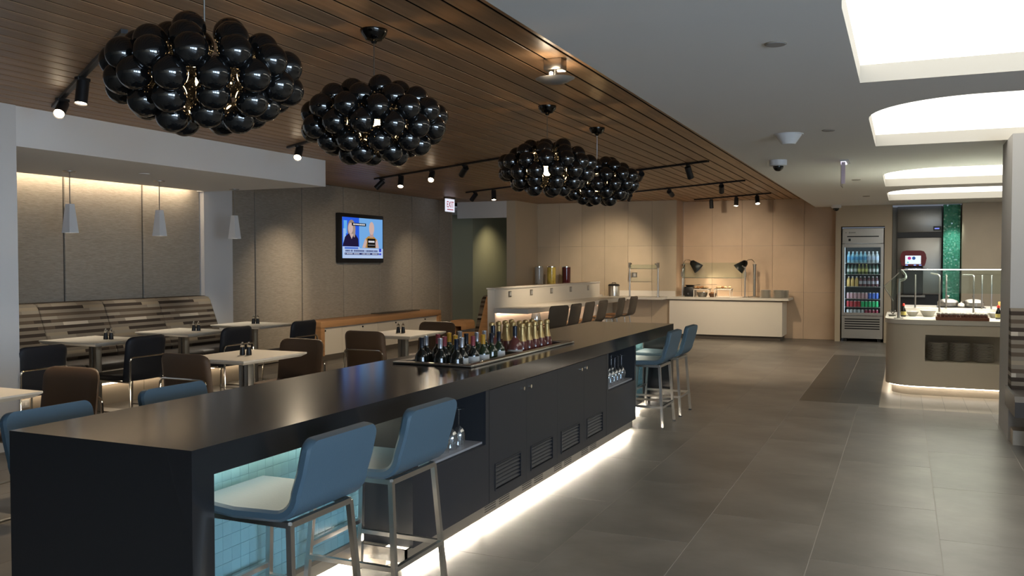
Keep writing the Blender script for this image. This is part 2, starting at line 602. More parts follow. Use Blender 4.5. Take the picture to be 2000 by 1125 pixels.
# tiled back walls
wbl = struct('wall_back_left', G().box(-7.2, -4.205, 17.62, 17.8, 0, ZW), M['grout'])
def tiles_on_wall(par, x0, x1, yf, z0, z1, nx, nz, m):
    dx, dz = (x1 - x0) / nx, (z1 - z0) / nz
    for i in range(nx):
        for j in range(nz):
            ob('wall_tile', G().box(x0 + i * dx + 0.002, x0 + (i + 1) * dx - 0.002, yf, yf + 0.02, z0 + j * dz + 0.002, z0 + (j + 1) * dz - 0.002), m, par)
tiles_on_wall(wbl, -7.2, -4.185, 17.6, 0, ZW, 6, 3, M['walltile'])
wr = struct('wall_return', G().box(-4.24, -4.205, 17.62, YB, 0, ZW), M['grout'])
for j in range(3):
    ob('wall_tile', G().box(-4.205, -4.185, 17.622, YB, j * ZW / 3 + 0.002, (j + 1) * ZW / 3 - 0.002), M['wallpink'], wr)
wb = struct('wall_back', G().box(-4.185, -1.2, YB + 0.02, YB + 0.2, 0, ZW), M['grout'])
tiles_on_wall(wb, -4.185, -1.2, YB, 0, ZW, 5, 3, M['wallpink'])
wf = struct('wall_fridge_surround', G().box(-1.2, -1.105, 17.95, YB + 0.2, 0, ZC).box(-1.105, -0.335, 17.95, YB + 0.2, 2.185, ZC).box(-0.335, -0.21, 17.95, YB + 0.9, 0, ZC), M['wallbeige'])
ob('recess_back', G().box(-1.105, -0.335, 18.85, 18.9, 0, 2.185), M['black'], wf)
struct('wall_recess', G().box(-0.21, 1.0, 18.85, 18.95, 0, ZC), M['steel_dk'])
wbr = struct('wall_back_right', G().box(0.96, 5.2, 17.97, 18.1, 0, ZC).box(0.96, 1.1, 18.1, 18.9, 0, ZC), M['wallbeige'])
tiles_on_wall(wbr, 0.955, 5.1, 17.95, 0, ZC, 5, 2, M['walltile'])
# room shell behind and beside the camera, with assumed daylight windows added on the right
struct('wall_front', G().box(-8.7, 5.3, -7.3, -7.2, 0, 2.9), M['wallbeige'])
g = G()
WIN_ASSUMED = [(-6.7, -4.3), (-3.9, -1.5), (-1.1, 1.3)]  # unseen window openings, assumed for the cool light from the right
ys = [-7.2] + [v for p in WIN_ASSUMED for v in p] + [18.9]
for a, b in zip(ys[0::2], ys[1::2]):
    g.box(5.2, 5.35, a, b, 0, ZC + 0.02)
for a, b in WIN_ASSUMED:
    g.box(5.2, 5.35, a, b, 0, 0.5).box(5.2, 5.35, a, b, 2.3, ZC + 0.02)
struct('wall_right', g, M['white'])
for i, (a, b) in enumerate(WIN_ASSUMED):
    wn = struct('assumed_window_%d' % (i + 1), G().box(5.22, 5.30, a, b, 0.5, 0.56).box(5.22, 5.30, a, b, 2.24, 2.3).box(5.22, 5.30, a, a + 0.06, 0.56, 2.24).box(5.22, 5.30, b - 0.06, b, 0.56, 2.24).box(5.23, 5.29, (a + b) / 2 - 0.025, (a + b) / 2 + 0.025, 0.56, 2.24), M['steel_dk'])
    for s_ in (0, 1):
        y0 = a + 0.06 if s_ == 0 else (a + b) / 2 + 0.025
        y1 = (a + b) / 2 - 0.025 if s_ == 0 else b - 0.06
        ob('assumed_pane', G().box(5.255, 5.26, y0, y1, 0.56, 2.24), emis('assumed_daylight_pane', C_COOL, L_ASSUMED_WINDOW), wn)  # glowing pane of an assumed, unseen window; supplies cool side light
# column on the right with booth
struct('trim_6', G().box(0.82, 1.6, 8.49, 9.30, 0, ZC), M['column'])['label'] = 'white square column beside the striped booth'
struct('trim_7', G().box(0.835, 0.93, 8.28, 8.486, 0, 0.12), M['plinth'])
# ================================================================== BAR ISLAND
XR, XL, Y0, Y1, ZT, ZA = -2.193, -3.093, 2.277, 9.115, 0.864, 0.762
bx0, bx1, by0, by1 = -2.90, -2.415, 4.80, 6.56       # ice well opening
bar = thing('bar_island', 'long charcoal bar island with waterfall ends and glowing toe kick', 'bar counter', ((XR + XL) / 2, (Y0 + Y1) / 2, 0))
def bp(name, g, m, par=bar):
    o = ob(name, g, m, par)
    if par is bar:
        o.location = (-bar.location.x, -bar.location.y, 0)
    return o
g = G()
g.box(XL, XR, Y0, by0, ZA, ZT).box(XL, XR, by1, Y1, ZA, ZT).box(XL, bx0, by0, by1, ZA, ZT).box(bx1, XR, by0, by1, ZA, ZT)
bp('countertop', g, M['bartop'])
bp('end_panel', G().box(XL, XR, Y0, Y0 + 0.105, 0.0, ZA), M['bartop'])
bp('end_panel', G().box(XL, XR, Y1 - 0.105, Y1, 0.0, ZA), M['bartop'])
# cabinet carcass (mirrored both sides around a solid core), hollow under the ice well and in the glass shelves
c0, c1 = 3.746, 7.696
s1a, s1b, s2a, s2b, sz = 3.80, 4.575, 6.89, 7.655, 0.455
g = G()
xf = XR - 0.018
g.box(XL + 0.018, xf, c0, c1, 0.095, sz)                    # lower block
g.box(XL + 0.018, xf - 0.40, c0, c1, sz, 0.56)
g.box(XL + 0.018, XL + 0.06, c0, c1, 0.56, ZA)               # left skin
g.box(xf - 0.40, xf - 0.36, c0, 4.6, 0.56, ZA).box(xf - 0.40, xf - 0.36, 6.85, c1, 0.56, ZA)
for a, b in ((c0, s1a), (s1b, 4.62), (6.836, s2a), (s2b, c1)):
    g.box(xf - 0.40, xf, a, b, sz, ZA)
bp('carcass', g, M['bardark'])
for a, b in ((s1a, s1b), (s2a, s2b)):
    bp('glass_shelf', G().box(xf - 0.355, xf - 0.004, a + 0.002, b - 0.002, sz, sz + 0.012), M['shelf'])
# front skins
g = G()
g.box(xf, XR, c0, 4.618, 0.095, sz - 0.004).box(xf, XR, c0, s1a, sz - 0.004, ZA).box(xf, XR, s1b, 4.618, sz - 0.004, ZA)
bp('front_panel', g, M['bar'])
g = G()
g.box(xf, XR, 6.84, c1, 0.095, sz - 0.004).box(xf, XR, 6.84, s2a, sz - 0.004, ZA).box(xf, XR, s2b, c1, sz - 0.004, ZA)
bp('front_panel', g, M['bar'])
LV = [(4.707, 5.081), (5.257, 5.634), (5.808, 6.184), (6.364, 6.736)]
dd = [4.622, 5.176, 5.729, 6.283, 6.836]
for i in range(4):
    a, b = dd[i] + 0.0007, dd[i + 1] - 0.0007
    la, lb = LV[i]
    z0, z1 = 0.160, 0.305
    g = G()
    g.box(xf, XR, a, la, 0.095, ZA - 0.004).box(xf, XR, lb, b, 0.095, ZA - 0.004).box(xf, XR, la, lb, 0.095, z0).box(xf, XR, la, lb, z1, ZA - 0.004)
    door = bp('cabinet_door', g, M['bar'])
    for j in range(6):
        zz = z0 + 0.012 + j * 0.0235
        ob('louver', G().add([(xf + 0.001, la, zz + 0.012), (xf + 0.001, lb, zz + 0.012), (XR - 0.001, lb, zz - 0.006), (XR - 0.001, la, zz - 0.006), (xf + 0.001, la, zz + 0.016), (xf + 0.001, lb, zz + 0.016), (XR - 0.001, lb, zz - 0.002), (XR - 0.001, la, zz - 0.002)],
                                [(0, 1, 2, 3), (7, 6, 5, 4), (0, 4, 5, 1), (1, 5, 6, 2), (2, 6, 7, 3), (3, 7, 4, 0)]), M['bar'], door)
    ob('vent_frame', G().box(XR, XR + 0.004, la - 0.008, la, z0 - 0.008, z1 + 0.008).box(XR, XR + 0.004, lb, lb + 0.008, z0 - 0.008, z1 + 0.008).box(XR, XR + 0.004, la, lb, z0 - 0.008, z0).box(XR, XR + 0.004, la, lb, z1, z1 + 0.008), M['bar'], door)
    ky = 5.118 if i == 0 else 5.232 if i == 1 else 6.215 if i == 2 else 6.325
    k = ob('lock', G().cyl((XR, ky, 0.706), (XR + 0.012, ky, 0.706), 0.013, 0.012, 16), M['chrome'], door)
    k['label'] = 'round chrome cabinet lock'
# toe kick of brushed steel with small slots
g = G()
g.box(XR - 0.022, XR - 0.012, 3.703, 7.63, 0.030, 0.095).box(-2.46, XR - 0.012, 3.703, 3.713, 0.030, 0.095).box(-2.46, XR - 0.012, 7.62, 7.63, 0.030, 0.095)
tk = bp('toe_kick', g, M['steel'])
bp('toe_kick', G().box(-2.505, -2.495, 2.39, 3.70, 0.035, 0.12), M['steel'])
bp('toe_kick', G().box(-2.505, -2.495, 7.65, 9.0, 0.035, 0.12), M['steel'])
for yc in (4.66, 4.86, 5.21, 5.41, 5.77, 5.97, 6.34, 6.54):
    for j in range(3):
        ob('slot', G().box(XR - 0.0125, XR - 0.0105, yc - 0.075, yc + 0.075, 0.05 + j * 0.014, 0.055 + j * 0.014), M['black'], tk)
bp('base_plinth', G().box(XL + 0.12, XR - 0.14, 3.72, 7.62, 0.0, 0.095).box(XL + 0.45, -2.62, 2.382, 3.72, 0, 0.1).box(XL + 0.45, -2.62, 7.62, 9.01, 0, 0.1), M['plinth'])
toe = emis('toe_led', C_WHITE, L_TOE)
for a, b in ((3.72, 4.55), (4.62, 6.72), (6.80, 7.61)):
    bp('led_strip', G().box(XR - 0.042, XR - 0.024, a, b, 0.027, 0.033), toe)
bp('led_strip', G().box(-2.55, -2.52, 2.40, 3.68, 0.03, 0.036), toe)
bp('led_strip', G().box(-2.55, -2.52, 7.68, 8.98, 0.03, 0.036), toe)
bp('led_strip', G().box(XL + 0.06, XL + 0.085, 3.72, 7.61, 0.026, 0.034), emis('toe_led_rear_assumed', C_WHITE, 90.0))  # unseen rear strip, assumed; strength set to warm the soffit
# knee bays with a glass mosaic back lit from above
bay_led = emis('bay_led', (1.0, 0.93, 0.72), L_BAY * 4)
for bi, (a, b) in enumerate(((2.382, 3.746), (7.696, 9.01))):
    xm = -2.49
    bp('bay_core', G().box(XL + 0.30, xm - 0.012, a, b, 0.10, ZA), M['bardark'])
    ms = bp('mosaic_panel', G().box(xm - 0.012, xm - 0.006, a, b, 0.12, ZA - 0.03), M['tealgrout'])
    nx, nz = 26, 11
    if bi == 0:
        dy, dz = (b - a) / nx, (ZA - 0.03 - 0.12) / nz
        mes = [mesh_of('glass_tile', G().box(0, 0.006 + 0.0006 * q, 0.0006, dy - 0.0006, 0.0006, dz - 0.0006), M['tealtile']) for q in range(3)]
        for i in range(nx):
            for j in range(nz):
                ob('glass_tile', random.choice(mes), None, ms, (xm - 0.006, a + i * dy, 0.12 + j * dz))
    else:
        g = G()
        dy, dz = (b - a) / nx, (ZA - 0.03 - 0.12) / nz
        for i in range(nx):
            for j in range(nz):
                g.box(xm - 0.006, xm + 0.003 * random.random(), a + i * dy + 0.001, a + (i + 1) * dy - 0.001, 0.12 + j * dz + 0.001, 0.12 + (j + 1) * dz - 0.001)
        ob('glass_tiles', g, M['tealtile'], ms)['kind'] = 'stuff'
    bp('mosaic_frame', G().box(xm - 0.012, xm + 0.012, a, b, 0.100, 0.12).box(xm - 0.012, xm + 0.012, b - 0.02, b, 0.12, ZA - 0.03).box(xm - 0.012, xm + 0.012, a, a + 0.01, 0.12, ZA - 0.03), M['steel_dk'])
    bp('led_strip', G().box(xm + 0.03, xm + 0.05, a + 0.02, b - 0.02, ZA - 0.012, ZA - 0.004), bay_led)
    bp('left_bay_back', G().box(XL + 0.29, XL + 0.30, a, b, 0.10, ZA), M['bar'])
# ------------------------------------------------------------------ ice well with bottles
iw = thing('ice_well', 'stainless drop-in ice well full of wine bottles set in bar top', 'ice well', ((bx0 + bx1) / 2, (by0 + by1) / 2, ZT))
ox, oy = iw.location.x, iw.location.y
def ip(name, g, m):
    o = ob(name, g, m, iw)
    o.location = (-ox, -oy, -ZT)
    return o
g = G()
for q in ((bx0 - 0.035, bx1 + 0.035, by0 - 0.035, by0 + 0.02), (bx0 - 0.035, bx1 + 0.035, by1 - 0.02, by1 + 0.035), (bx0 - 0.035, bx0 + 0.02, by0, by1), (bx1 - 0.02, bx1 + 0.035, by0, by1)):
    g.rbox(*q, ZT + 0.001, ZT + 0.016, 0.005, 2)
ip('flange', g, M['steel'])
g = G()
ZBOT = 0.715
g.box(bx0 + 0.002, bx1 - 0.002, by0 + 0.002, by1 - 0.002, ZBOT - 0.01, ZBOT)
g.box(bx0 + 0.002, bx0 + 0.008, by0, by1, ZBOT, ZT).box(bx1 - 0.008, bx1 - 0.002, by0, by1, ZBOT, ZT).box(bx0, bx1, by0 + 0.002, by0 + 0.008, ZBOT, ZT).box(bx0, bx1, by1 - 0.008, by1 - 0.002, ZBOT, ZT)
ip('basin', g, M['steel_dk'])
for yy in (5.72,):
    ip('divider_bar', G().box(bx0 + 0.01, bx1 - 0.01, yy - 0.012, yy + 0.012, ZT - 0.02, ZT + 0.006), M['steel'])
for j in range(3):
    ip('speed_rail', G().box(bx1 - 0.075 + 0.02 * j, bx1 - 0.067 + 0.02 * j, by0 + 0.01, 5.70, ZT - 0.004, ZT + 0.004), M['steel'])

def wine_bottle(body, foil, label, name, lab):
    """bordeaux shape, 0.31 m"""
    t = thing(name, lab, 'bottle')
    ob('body', G().lathe([(0.038, 0), (0.0425, 0.006), (0.0425, 0.185), (0.039, 0.203), (0.020, 0.228), (0.0148, 0.245), (0.0140, 0.30), (0.0140, 0.308)], n=18), M[body], t)
    ob('foil', G().lathe([(0.0152, 0.247), (0.0150, 0.30), (0.0162, 0.302), (0.0162, 0.309), (0.010, 0.311)], n=18), M[foil], t)
    if label:
        ob('label', G().lathe([(0.0431, 0.10), (0.0431, 0.180)], n=18, caps=False), M[label], t)
    return t
def champagne(name, lab):
    t = thing(name, lab, 'bottle')
    ob('body', G().lathe([(0.040, 0), (0.044, 0.008), (0.044, 0.15), (0.040, 0.18), (0.030, 0.215), (0.021, 0.25), (0.017, 0.29), (0.0165, 0.312)], n=18), M['bottle_rose'], t)
    ob('foil', G().lathe([(0.0325, 0.210), (0.022, 0.25), (0.018, 0.288), (0.0175, 0.308), (0.022, 0.312), (0.023, 0.326), (0.019, 0.338), (0.008, 0.343)], n=18), M['foil_gold'], t)
    return t
def rose_bottle(name, lab):
    t = thing(name, lab, 'bottle')
    ob('body', G().lathe([(0.050, 0), (0.055, 0.008), (0.055, 0.15), (0.052, 0.19), (0.036, 0.225), (0.0175, 0.245), (0.015, 0.27), (0.015, 0.325)], n=20), M['bottle_rose'], t)
    ob('foil', G().lathe([(0.0165, 0.258), (0.0165, 0.328), (0.012, 0.33)], n=18), M['foil_blue'], t)
    ob('label', G().lathe([(0.0557, 0.13), (0.0557, 0.162)], n=20, caps=False), M['paper'], t)
    return t
PR = {}
def bottle(kind, x, y, label, group):
    if kind not in PR:
        PR[kind] = {'champ': lambda: champagne('champagne_bottle', label), 'rose': lambda: rose_bottle('rose_bottle', label)}.get(kind, lambda: wine_bottle(*kind, 'wine_bottle', label))()
        o = PR[kind]
        o.location = (x, y, ZBOT)
        o['group'] = group
    else:
        o = dup(PR[kind], (x, y, ZBOT), random.uniform(0, 6), label, group)
    return o
ROWS = [  # (x, y, body, foil, label)
    (-2.80, 4.90, 'bottle_dk', 'foil_black', None), (-2.66, 4.89, 'bottle_dk', 'foil_silver', None), (-2.54, 4.88, 'bottle_dk', 'foil_blue', None),
    (-2.84, 5.03, 'bottle_dk', 'foil_silver', None), (-2.70, 5.02, 'bottle_dk', 'foil_red', None), (-2.57, 5.01, 'bottle_dk', 'foil_silver', 'paper'),
    (-2.83, 5.17, 'bottle_dk', 'foil_red', None), (-2.69, 5.15, 'bottle_gr', 'foil_yellow', None), (-2.55, 5.13, 'bottle_dk', 'foil_red', 'paper'),
    (-2.82, 5.31, 'bottle_gr', 'foil_yellow', None), (-2.68, 5.29, 'bottle_dk', 'foil_black', None), (-2.54, 5.26, 'bottle_gr', 'foil_yellow', 'paper'),
    (-2.81, 5.45, 'bottle_dk', 'foil_silver', None), (-2.67, 5.43, 'bottle_gr', 'foil_silver', None), (-2.54, 5.39, 'bottle_gr', 'foil_black', None),
    (-2.68, 5.57, 'bottle_gr', 'foil_silver', None), (-2.55, 5.53, 'bottle_gr', 'foil_black', 'paper')]
WHERE = {}
names = {'foil_black': 'black', 'foil_silver': 'silver', 'foil_blue': 'blue', 'foil_red': 'red', 'foil_yellow': 'yellow'}
colw = {0: 'left', 1: 'middle', 2: 'right'}
for i, (x, y, b_, f_, l_) in enumerate(ROWS):
    c = 0 if x < -2.75 else 1 if x < -2.6 else 2
    rown = ('nearest', 'second', 'third', 'fourth', 'fifth', 'farthest')[min(5, i // 3)]
    bottle((b_, f_, l_), x, y, 'dark wine bottle with %s foil, %s row, %s file in ice well' % (names[f_], rown, colw[c]), 'wine bottles in the ice well')
for i, (x, y) in enumerate(((-2.72, 5.80), (-2.555, 5.82))):
    bottle('rose', x, y, ('wide rosé bottle with dark cap, the left of the pair' if i == 0 else 'wide rosé bottle with dark cap, the right of the pair'), 'rosé bottles in the ice well')
k = 0
for r_, yy in enumerate((5.95, 6.07, 6.19, 6.31, 6.44)):
    for c_, xx in enumerate((-2.80, -2.68, -2.555)):
        if r_ == 4 and c_ == 0:
            continue
        bottle('champ', xx, yy, 'gold-foiled sparkling wine bottle, %s of five rows, %s file' % (('first', 'second', 'third', 'fourth', 'last')[r_], colw[c_]), 'sparkling wine bottles in the ice well')
# ------------------------------------------------------------------ wine glasses
def glass_proto(name, lab):
    t = thing(name, lab, 'wine glass')
    ob('foot', G().lathe([(0.034, 0), (0.034, 0.002), (0.006, 0.006)], n=20), M['wineglass'], t)
    ob('stem', G().lathe([(0.0045, 0.005), (0.0035, 0.05), (0.0045, 0.095)], n=10), M['wineglass'], t)
    ob('bowl', G().lathe([(0.005, 0.095), (0.026, 0.112), (0.037, 0.14), (0.038, 0.165), (0.031, 0.215), (0.030, 0.215), (0.0365, 0.165), (0.0355, 0.141), (0.025, 0.114), (0.004, 0.099)], n=22, caps=False), M['wineglass'], t)
    return t
wg = glass_proto('wine_glass', 'upright wine glass with a drink standing on bar behind the gold bottles')
wg.location = (-2.82, 6.86, ZT)
wg.scale = (1.1, 1.1, 1.0)
inv = None
for si, (a, b) in enumerate(((s1a, s1b), (s2a, s2b))):
    n = 7
    for i in range(n):
        for j in range(3):
            yy = a + 0.06 + (b - a - 0.17) * i / (n - 1)
            if si == 0:
                yy = a + 0.05 + 0.093 * i
            xx = xf - 0.07 - 0.095 * j
            lab = 'upturned wine glass, %s row back, %s from the near end of the %s bar shelf' % (('front', 'middle', 'rear')[j], ('first', 'second', 'third', 'fourth', 'fifth', 'sixth', 'seventh')[i], ('nearer', 'farther')[si])
            o = dup(wg, (xx, yy, sz + 0.012 + 0.2151), 0, lab, 'upturned glasses on the bar shelves')
            o.scale = (1, 1, 1)
            o.rotation_euler = (PI, 0, random.uniform(0, 6))
# wine in the upright glass
ob('wine', G().lathe([(0.004, 0.101), (0.024, 0.115), (0.033, 0.14), (0.0345, 0.150)], n=20), mat('white_wine', (0.55, 0.48, 0.25), 0.1, alpha=1.0), wg)

# ================================================================== BAR STOOLS
def shell(w, depth, hback, th, rad=0.07, lean=0.05, corner=0.045):
    """L shaped upholstered shell; seat top at z=0, front edge toward -x, back at +x, width along y"""
    path = [(-depth, 0.0), (-depth * 0.5, -0.006)]
    for i in range(7):
        a = R(-90 + 90 * i / 6)
        path.append((rad * math.cos(a) - rad * 0.2, rad + rad * math.sin(a)))
    path.append((rad * 0.8 + lean * 0.5, hback * 0.55))
    for q in (1.0, 0.75, 0.5, 0.28, 0.12, 0.03, 0.0):
        path.append((rad * 0.8 + lean * (1 - 0.15 * q), hback - corner * q))
    g = G()
    vs, fs = [], []
    n = len(path)
    ny = 12
    for i, (px, pz) in enumerate(path):
        a = path[max(0, i - 1)]
        b = path[min(n - 1, i + 1)]
        dx, dz = b[0] - a[0], b[1] - a[1]
        l = math.hypot(dx, dz)
        nx_, nz_ = dz / l, -dx / l       # outward (under / behind)
        ww = w / 2
        zz = hback - pz
        if i > 8 and zz < corner:
            ww -= corner - math.sqrt(max(0, corner ** 2 - (corner - zz) ** 2)) if zz > 1e-6 else corner
        if i == 0:
            ww -= corner * 0.5
        tt = th
        ring = []
        for (yy, k) in ((-ww, 0.25), (-ww + 0.008, 0), (ww - 0.008, 0), (ww, 0.25), (ww, 0.75), (ww - 0.008, 1), (-ww + 0.008, 1), (-ww, 0.75)):
            ring.append((px + nx_ * tt * k, yy, pz + nz_ * tt * k))
        vs += ring
    for i in range(n - 1):
        for j in range(8):
            j2 = (j + 1) % 8
            fs.append((i * 8 + j, i * 8 + j2, (i + 1) * 8 + j2, (i + 1) * 8 + j))
    fs.append(tuple(range(7, -1, -1)))
    fs.append(tuple(range((n - 1) * 8, n * 8)))
    return g.add(vs, fs)
SEAT = 0.615
def bar_stool(lab):
    """faces -x; origin on the floor below the seat's rear edge"""
    t = thing('bar_stool', lab, 'bar stool')
    s_ = ob('seat_shell', shell(0.44, 0.40, 0.265, 0.042), M['teal'], t, (0, 0, SEAT))
    g = G()
    g.bar((-0.36, -0.185, SEAT - 0.055), (0.03, -0.185, SEAT - 0.055), 0.022).bar((-0.36, 0.185, SEAT - 0.055), (0.03, 0.185, SEAT - 0.055), 0.022)
    g.bar((-0.36, -0.185, SEAT - 0.055), (-0.36, 0.185, SEAT - 0.055), 0.022).bar((0.03, -0.185, SEAT - 0.055), (0.03, 0.185, SEAT - 0.055), 0.022)
    ob('seat_frame', g, M['steel'], t)
    for sx, sy in ((-1, -1), (-1, 1), (1, -1), (1, 1)):
        top = (-0.36 if sx < 0 else 0.03, sy * 0.185, SEAT - 0.055)
        bot = (-0.40 if sx < 0 else 0.07, sy * 0.218, 0.012)
        lg = ob('leg', G().bar(top, bot, 0.022), M['steel'], t)
        ob('foot_cap', G().box(bot[0] - 0.013, bot[0] + 0.013, bot[1] - 0.013, bot[1] + 0.013, 0, 0.014), M['black'], lg)
    zf = 0.19
    k = 0.72
    xa, xb, yy = -0.36 - 0.04 * k, 0.03 + 0.04 * k, 0.185 + 0.033 * k
    ob('footrest', G().bar((xa, -yy, zf), (xb, -yy, zf), 0.02), M['steel'], t)
    ob('footrest', G().bar((xa, yy, zf), (xb, yy, zf), 0.02), M['steel'], t)
    ob('footrest', G().bar((xb, -yy, zf), (xb, yy, zf), 0.02), M['steel'], t)
    ob('footrest', G().bar((xa, -yy, zf + 0.05), (xa, yy, zf + 0.05), 0.02), M['steel'], t)
    return t
gs = 'teal bar stools at the island'
st0 = bar_stool('teal bar stool nearest the camera, aisle side of bar island')
st0['group'] = gs
st0.location = (-2.03, 2.735, 0)
dup(st0, (-2.03, 3.42, 0), 0, 'teal bar stool second from camera, aisle side, beside the nearer glass shelf', gs)
dup(st0, (-2.045, 8.03, 0), 0, 'teal bar stool beside the farther glass shelf, aisle side of bar', gs)
dup(st0, (-2.045, 8.72, 0), 0, 'teal bar stool farthest from the camera at the bar island', gs)
dup(st0, (-3.27, 2.68, 0), PI, 'teal bar stool on dining side of bar, at its near corner', gs)
dup(st0, (-3.27, 3.40, 0), PI, 'teal bar stool on dining side of bar, next to brown chair', gs)
# ================================================================== DINING TABLES
def dining_table(lab, lx, ly):
    t = thing('dining_table', lab, 'table')
    zt = 0.74
    ax, ay = lx / 2, ly / 2
    g = G()
    prof = [(-0.035, zt - 0.036), (-0.004, zt - 0.016), (0, zt - 0.012), (0, zt - 0.002), (-0.002, zt)]
    vs, fs = [], []
    for d, z in prof:
        vs += [(-ax - d, -ay - d, z), (ax + d, -ay - d, z), (ax + d, ay + d, z), (-ax - d, ay + d, z)]
    for i in range(len(prof) - 1):
        for j in range(4):
            j2 = (j + 1) % 4
            fs.append((i * 4 + j, i * 4 + j2, i * 4 + 4 + j2, i * 4 + 4 + j))
    n = len(prof) - 1
    fs += [(3, 2, 1, 0), (n * 4, n * 4 + 1, n * 4 + 2, n * 4 + 3)]
    ob('tabletop', g.add(vs, fs), M['tabletop'], t, angle=20)
    ob('pedestal', G().rbox(-0.05, -0.006, -0.035, 0.035, 0.02, zt - 0.036, 0.006, 2).rbox(0.006, 0.05, -0.035, 0.035, 0.02, zt - 0.036, 0.006, 2).box(-0.01, 0.01, -0.02, 0.02, 0.02, zt - 0.036), M['steel_dk'], t)
    ob('base', G().rbox(-ax * 0.72, ax * 0.72, -ay * 0.72, ay * 0.72, 0.0, 0.018, 0.006, 2), M['steel_dk'], t)
    return t
tA = dining_table('pale square-edged table by banquette, first past the white column', 0.76, 0.66)
gt = 'pale pedestal dining tables'
tA['group'] = gt
TB = {'A': (-7.33, 6.33), 'B': (-7.34, 7.52), 'C': (-7.38, 8.72)}
tA.location = (*TB['A'], 0)
dup(tA, (*TB['B'], 0), 0, 'pale table by the banquette, the middle one of three with mills', gt)
dup(tA, (*TB['C'], 0), 0, 'pale table at the far end of the striped banquette, before fabric panels', gt)
dup(tA, (-7.33, 5.14, 0), 0, 'pale table mostly hidden behind the white column', gt)
tD = dining_table('pale table between two brown chairs, nearest whole table to bar', 0.63, 0.79)
tD['group'] = gt
TB['D'] = (-4.955, 5.765)
TB['E'] = (-4.955, 8.27)
TB['F'] = (-4.975, 3.255)
tD.location = (*TB['D'], 0)
dup(tD, (*TB['E'], 0), 0, 'pale table with two brown chairs behind the wine bottles', gt)
dup(tD, (*TB['F'], 0), 0, 'pale table cut by the left edge of the view', gt)
# pepper mills, two to a table
def mill(lab):
    t = thing('pepper_mill', lab, 'pepper mill')
    ob('body', G().lathe([(0.022, 0), (0.023, 0.006), (0.021, 0.03), (0.0165, 0.058), (0.0155, 0.066)], n=18), M['black'], t)
    ob('collar', G().lathe([(0.0155, 0.066), (0.0165, 0.068), (0.0165, 0.088), (0.012, 0.094)], n=18), M['chrome'], t)
    ob('knob', G().sphere((0, 0, 0.101), 0.0085, 12, 8), M['chrome'], t)
    return t
ml0 = None
place = {'A': 'on the first banquette table', 'B': 'on the middle banquette table', 'C': 'on the far banquette table', 'D': 'on the table nearest the bar', 'E': 'on the table behind the wine bottles'}
for k_, (dx, dy) in {'A': (0.10, 0.04), 'B': (0.10, 0.05), 'C': (-0.02, 0.03), 'D': (-0.02, -0.02), 'E': (-0.05, -0.02)}.items():
    for s_ in (0, 1):
        lab = 'black pepper mill with chrome top, %s one %s' % (('left', 'right')[s_], place[k_])
        loc = (TB[k_][0] + dx + 0.048 * s_, TB[k_][1] + dy + 0.022 * s_, 0.74)
        if ml0 is None:
            ml0 = mill(lab)
            ml0.location = loc
            ml0['group'] = 'pepper mills on the dining tables'
        else:
            dup(ml0, loc, 0, lab, 'pepper mills on the dining tables')

# ================================================================== DINING CHAIRS
def curved_back(w, z0, z1, th, bow, lean, corner):
    """upright upholstered back; faces +y (toward the sitter), at y=0; width along x"""
    g = G()
    nx, nz = 14, 12
    vs, fs = [], []
    def outline(u, v):   # u in -1..1, v in 0..1
        z = z0 + (z1 - z0) * v
        hw = w / 2
        zz = z1 - z
        if zz < corner:
            hw -= corner - math.sqrt(max(0, corner ** 2 - (corner - zz) ** 2))
        return u * hw, z
    for side in (0, 1):
        for j in range(nz + 1):
            v = j / nz
            v = 1 - (1 - v) ** 1.6
            for i in range(nx + 1):
                u = -1 + 2 * i / nx
                px, z = outline(u, v)
                y = -bow * (1 - (px / (w / 2)) ** 2) - lean * v
                e = min(1, (1 - abs(u)) * 7) * min(1, (1 - v) * 9 + 0.0) * min(1, v * 9)
                t = th * (0.35 + 0.65 * math.sqrt(max(0, e)))
                vs.append((px, y + (t / 2 if side == 0 else -t / 2), z))
    N = (nx + 1) * (nz + 1)
    for j in range(nz):
        for i in range(nx):
            a = j * (nx + 1) + i
            fs.append((a, a + 1, a + nx + 2, a + nx + 1))
            fs.append((N + a, N + a + nx + 1, N + a + nx + 2, N + a + 1))
    for i in range(nx):
        fs.append((i, N + i, N + i + 1, i + 1))
        a = nz * (nx + 1) + i
        fs.append((a, a + 1, N + a + 1, N + a))
    for j in range(nz):
        a = j * (nx + 1)
        fs.append((a, a + nx + 1, N + a + nx + 1, N + a))
        a = j * (nx + 1) + nx
        fs.append((a, N + a, N + a + nx + 1, a + nx + 1))
    return g.add(vs, fs)
def bend(pts, r=0.04, n=5):
    """round the inner corners of a polyline"""
    out = [Vector(pts[0])]
    for i in range(1, len(pts) - 1):
        p, a, b = Vector(pts[i]), Vector(pts[i - 1]), Vector(pts[i + 1])
        d1, d2 = (a - p).normalized(), (b - p).normalized()
        s_, e_ = p + d1 * r, p + d2 * r
        for k in range(n + 1):
            t = k / n
            out.append(s_ * (1 - t) ** 2 + p * 2 * t * (1 - t) + e_ * t ** 2)
    out.append(Vector(pts[-1]))
    return out
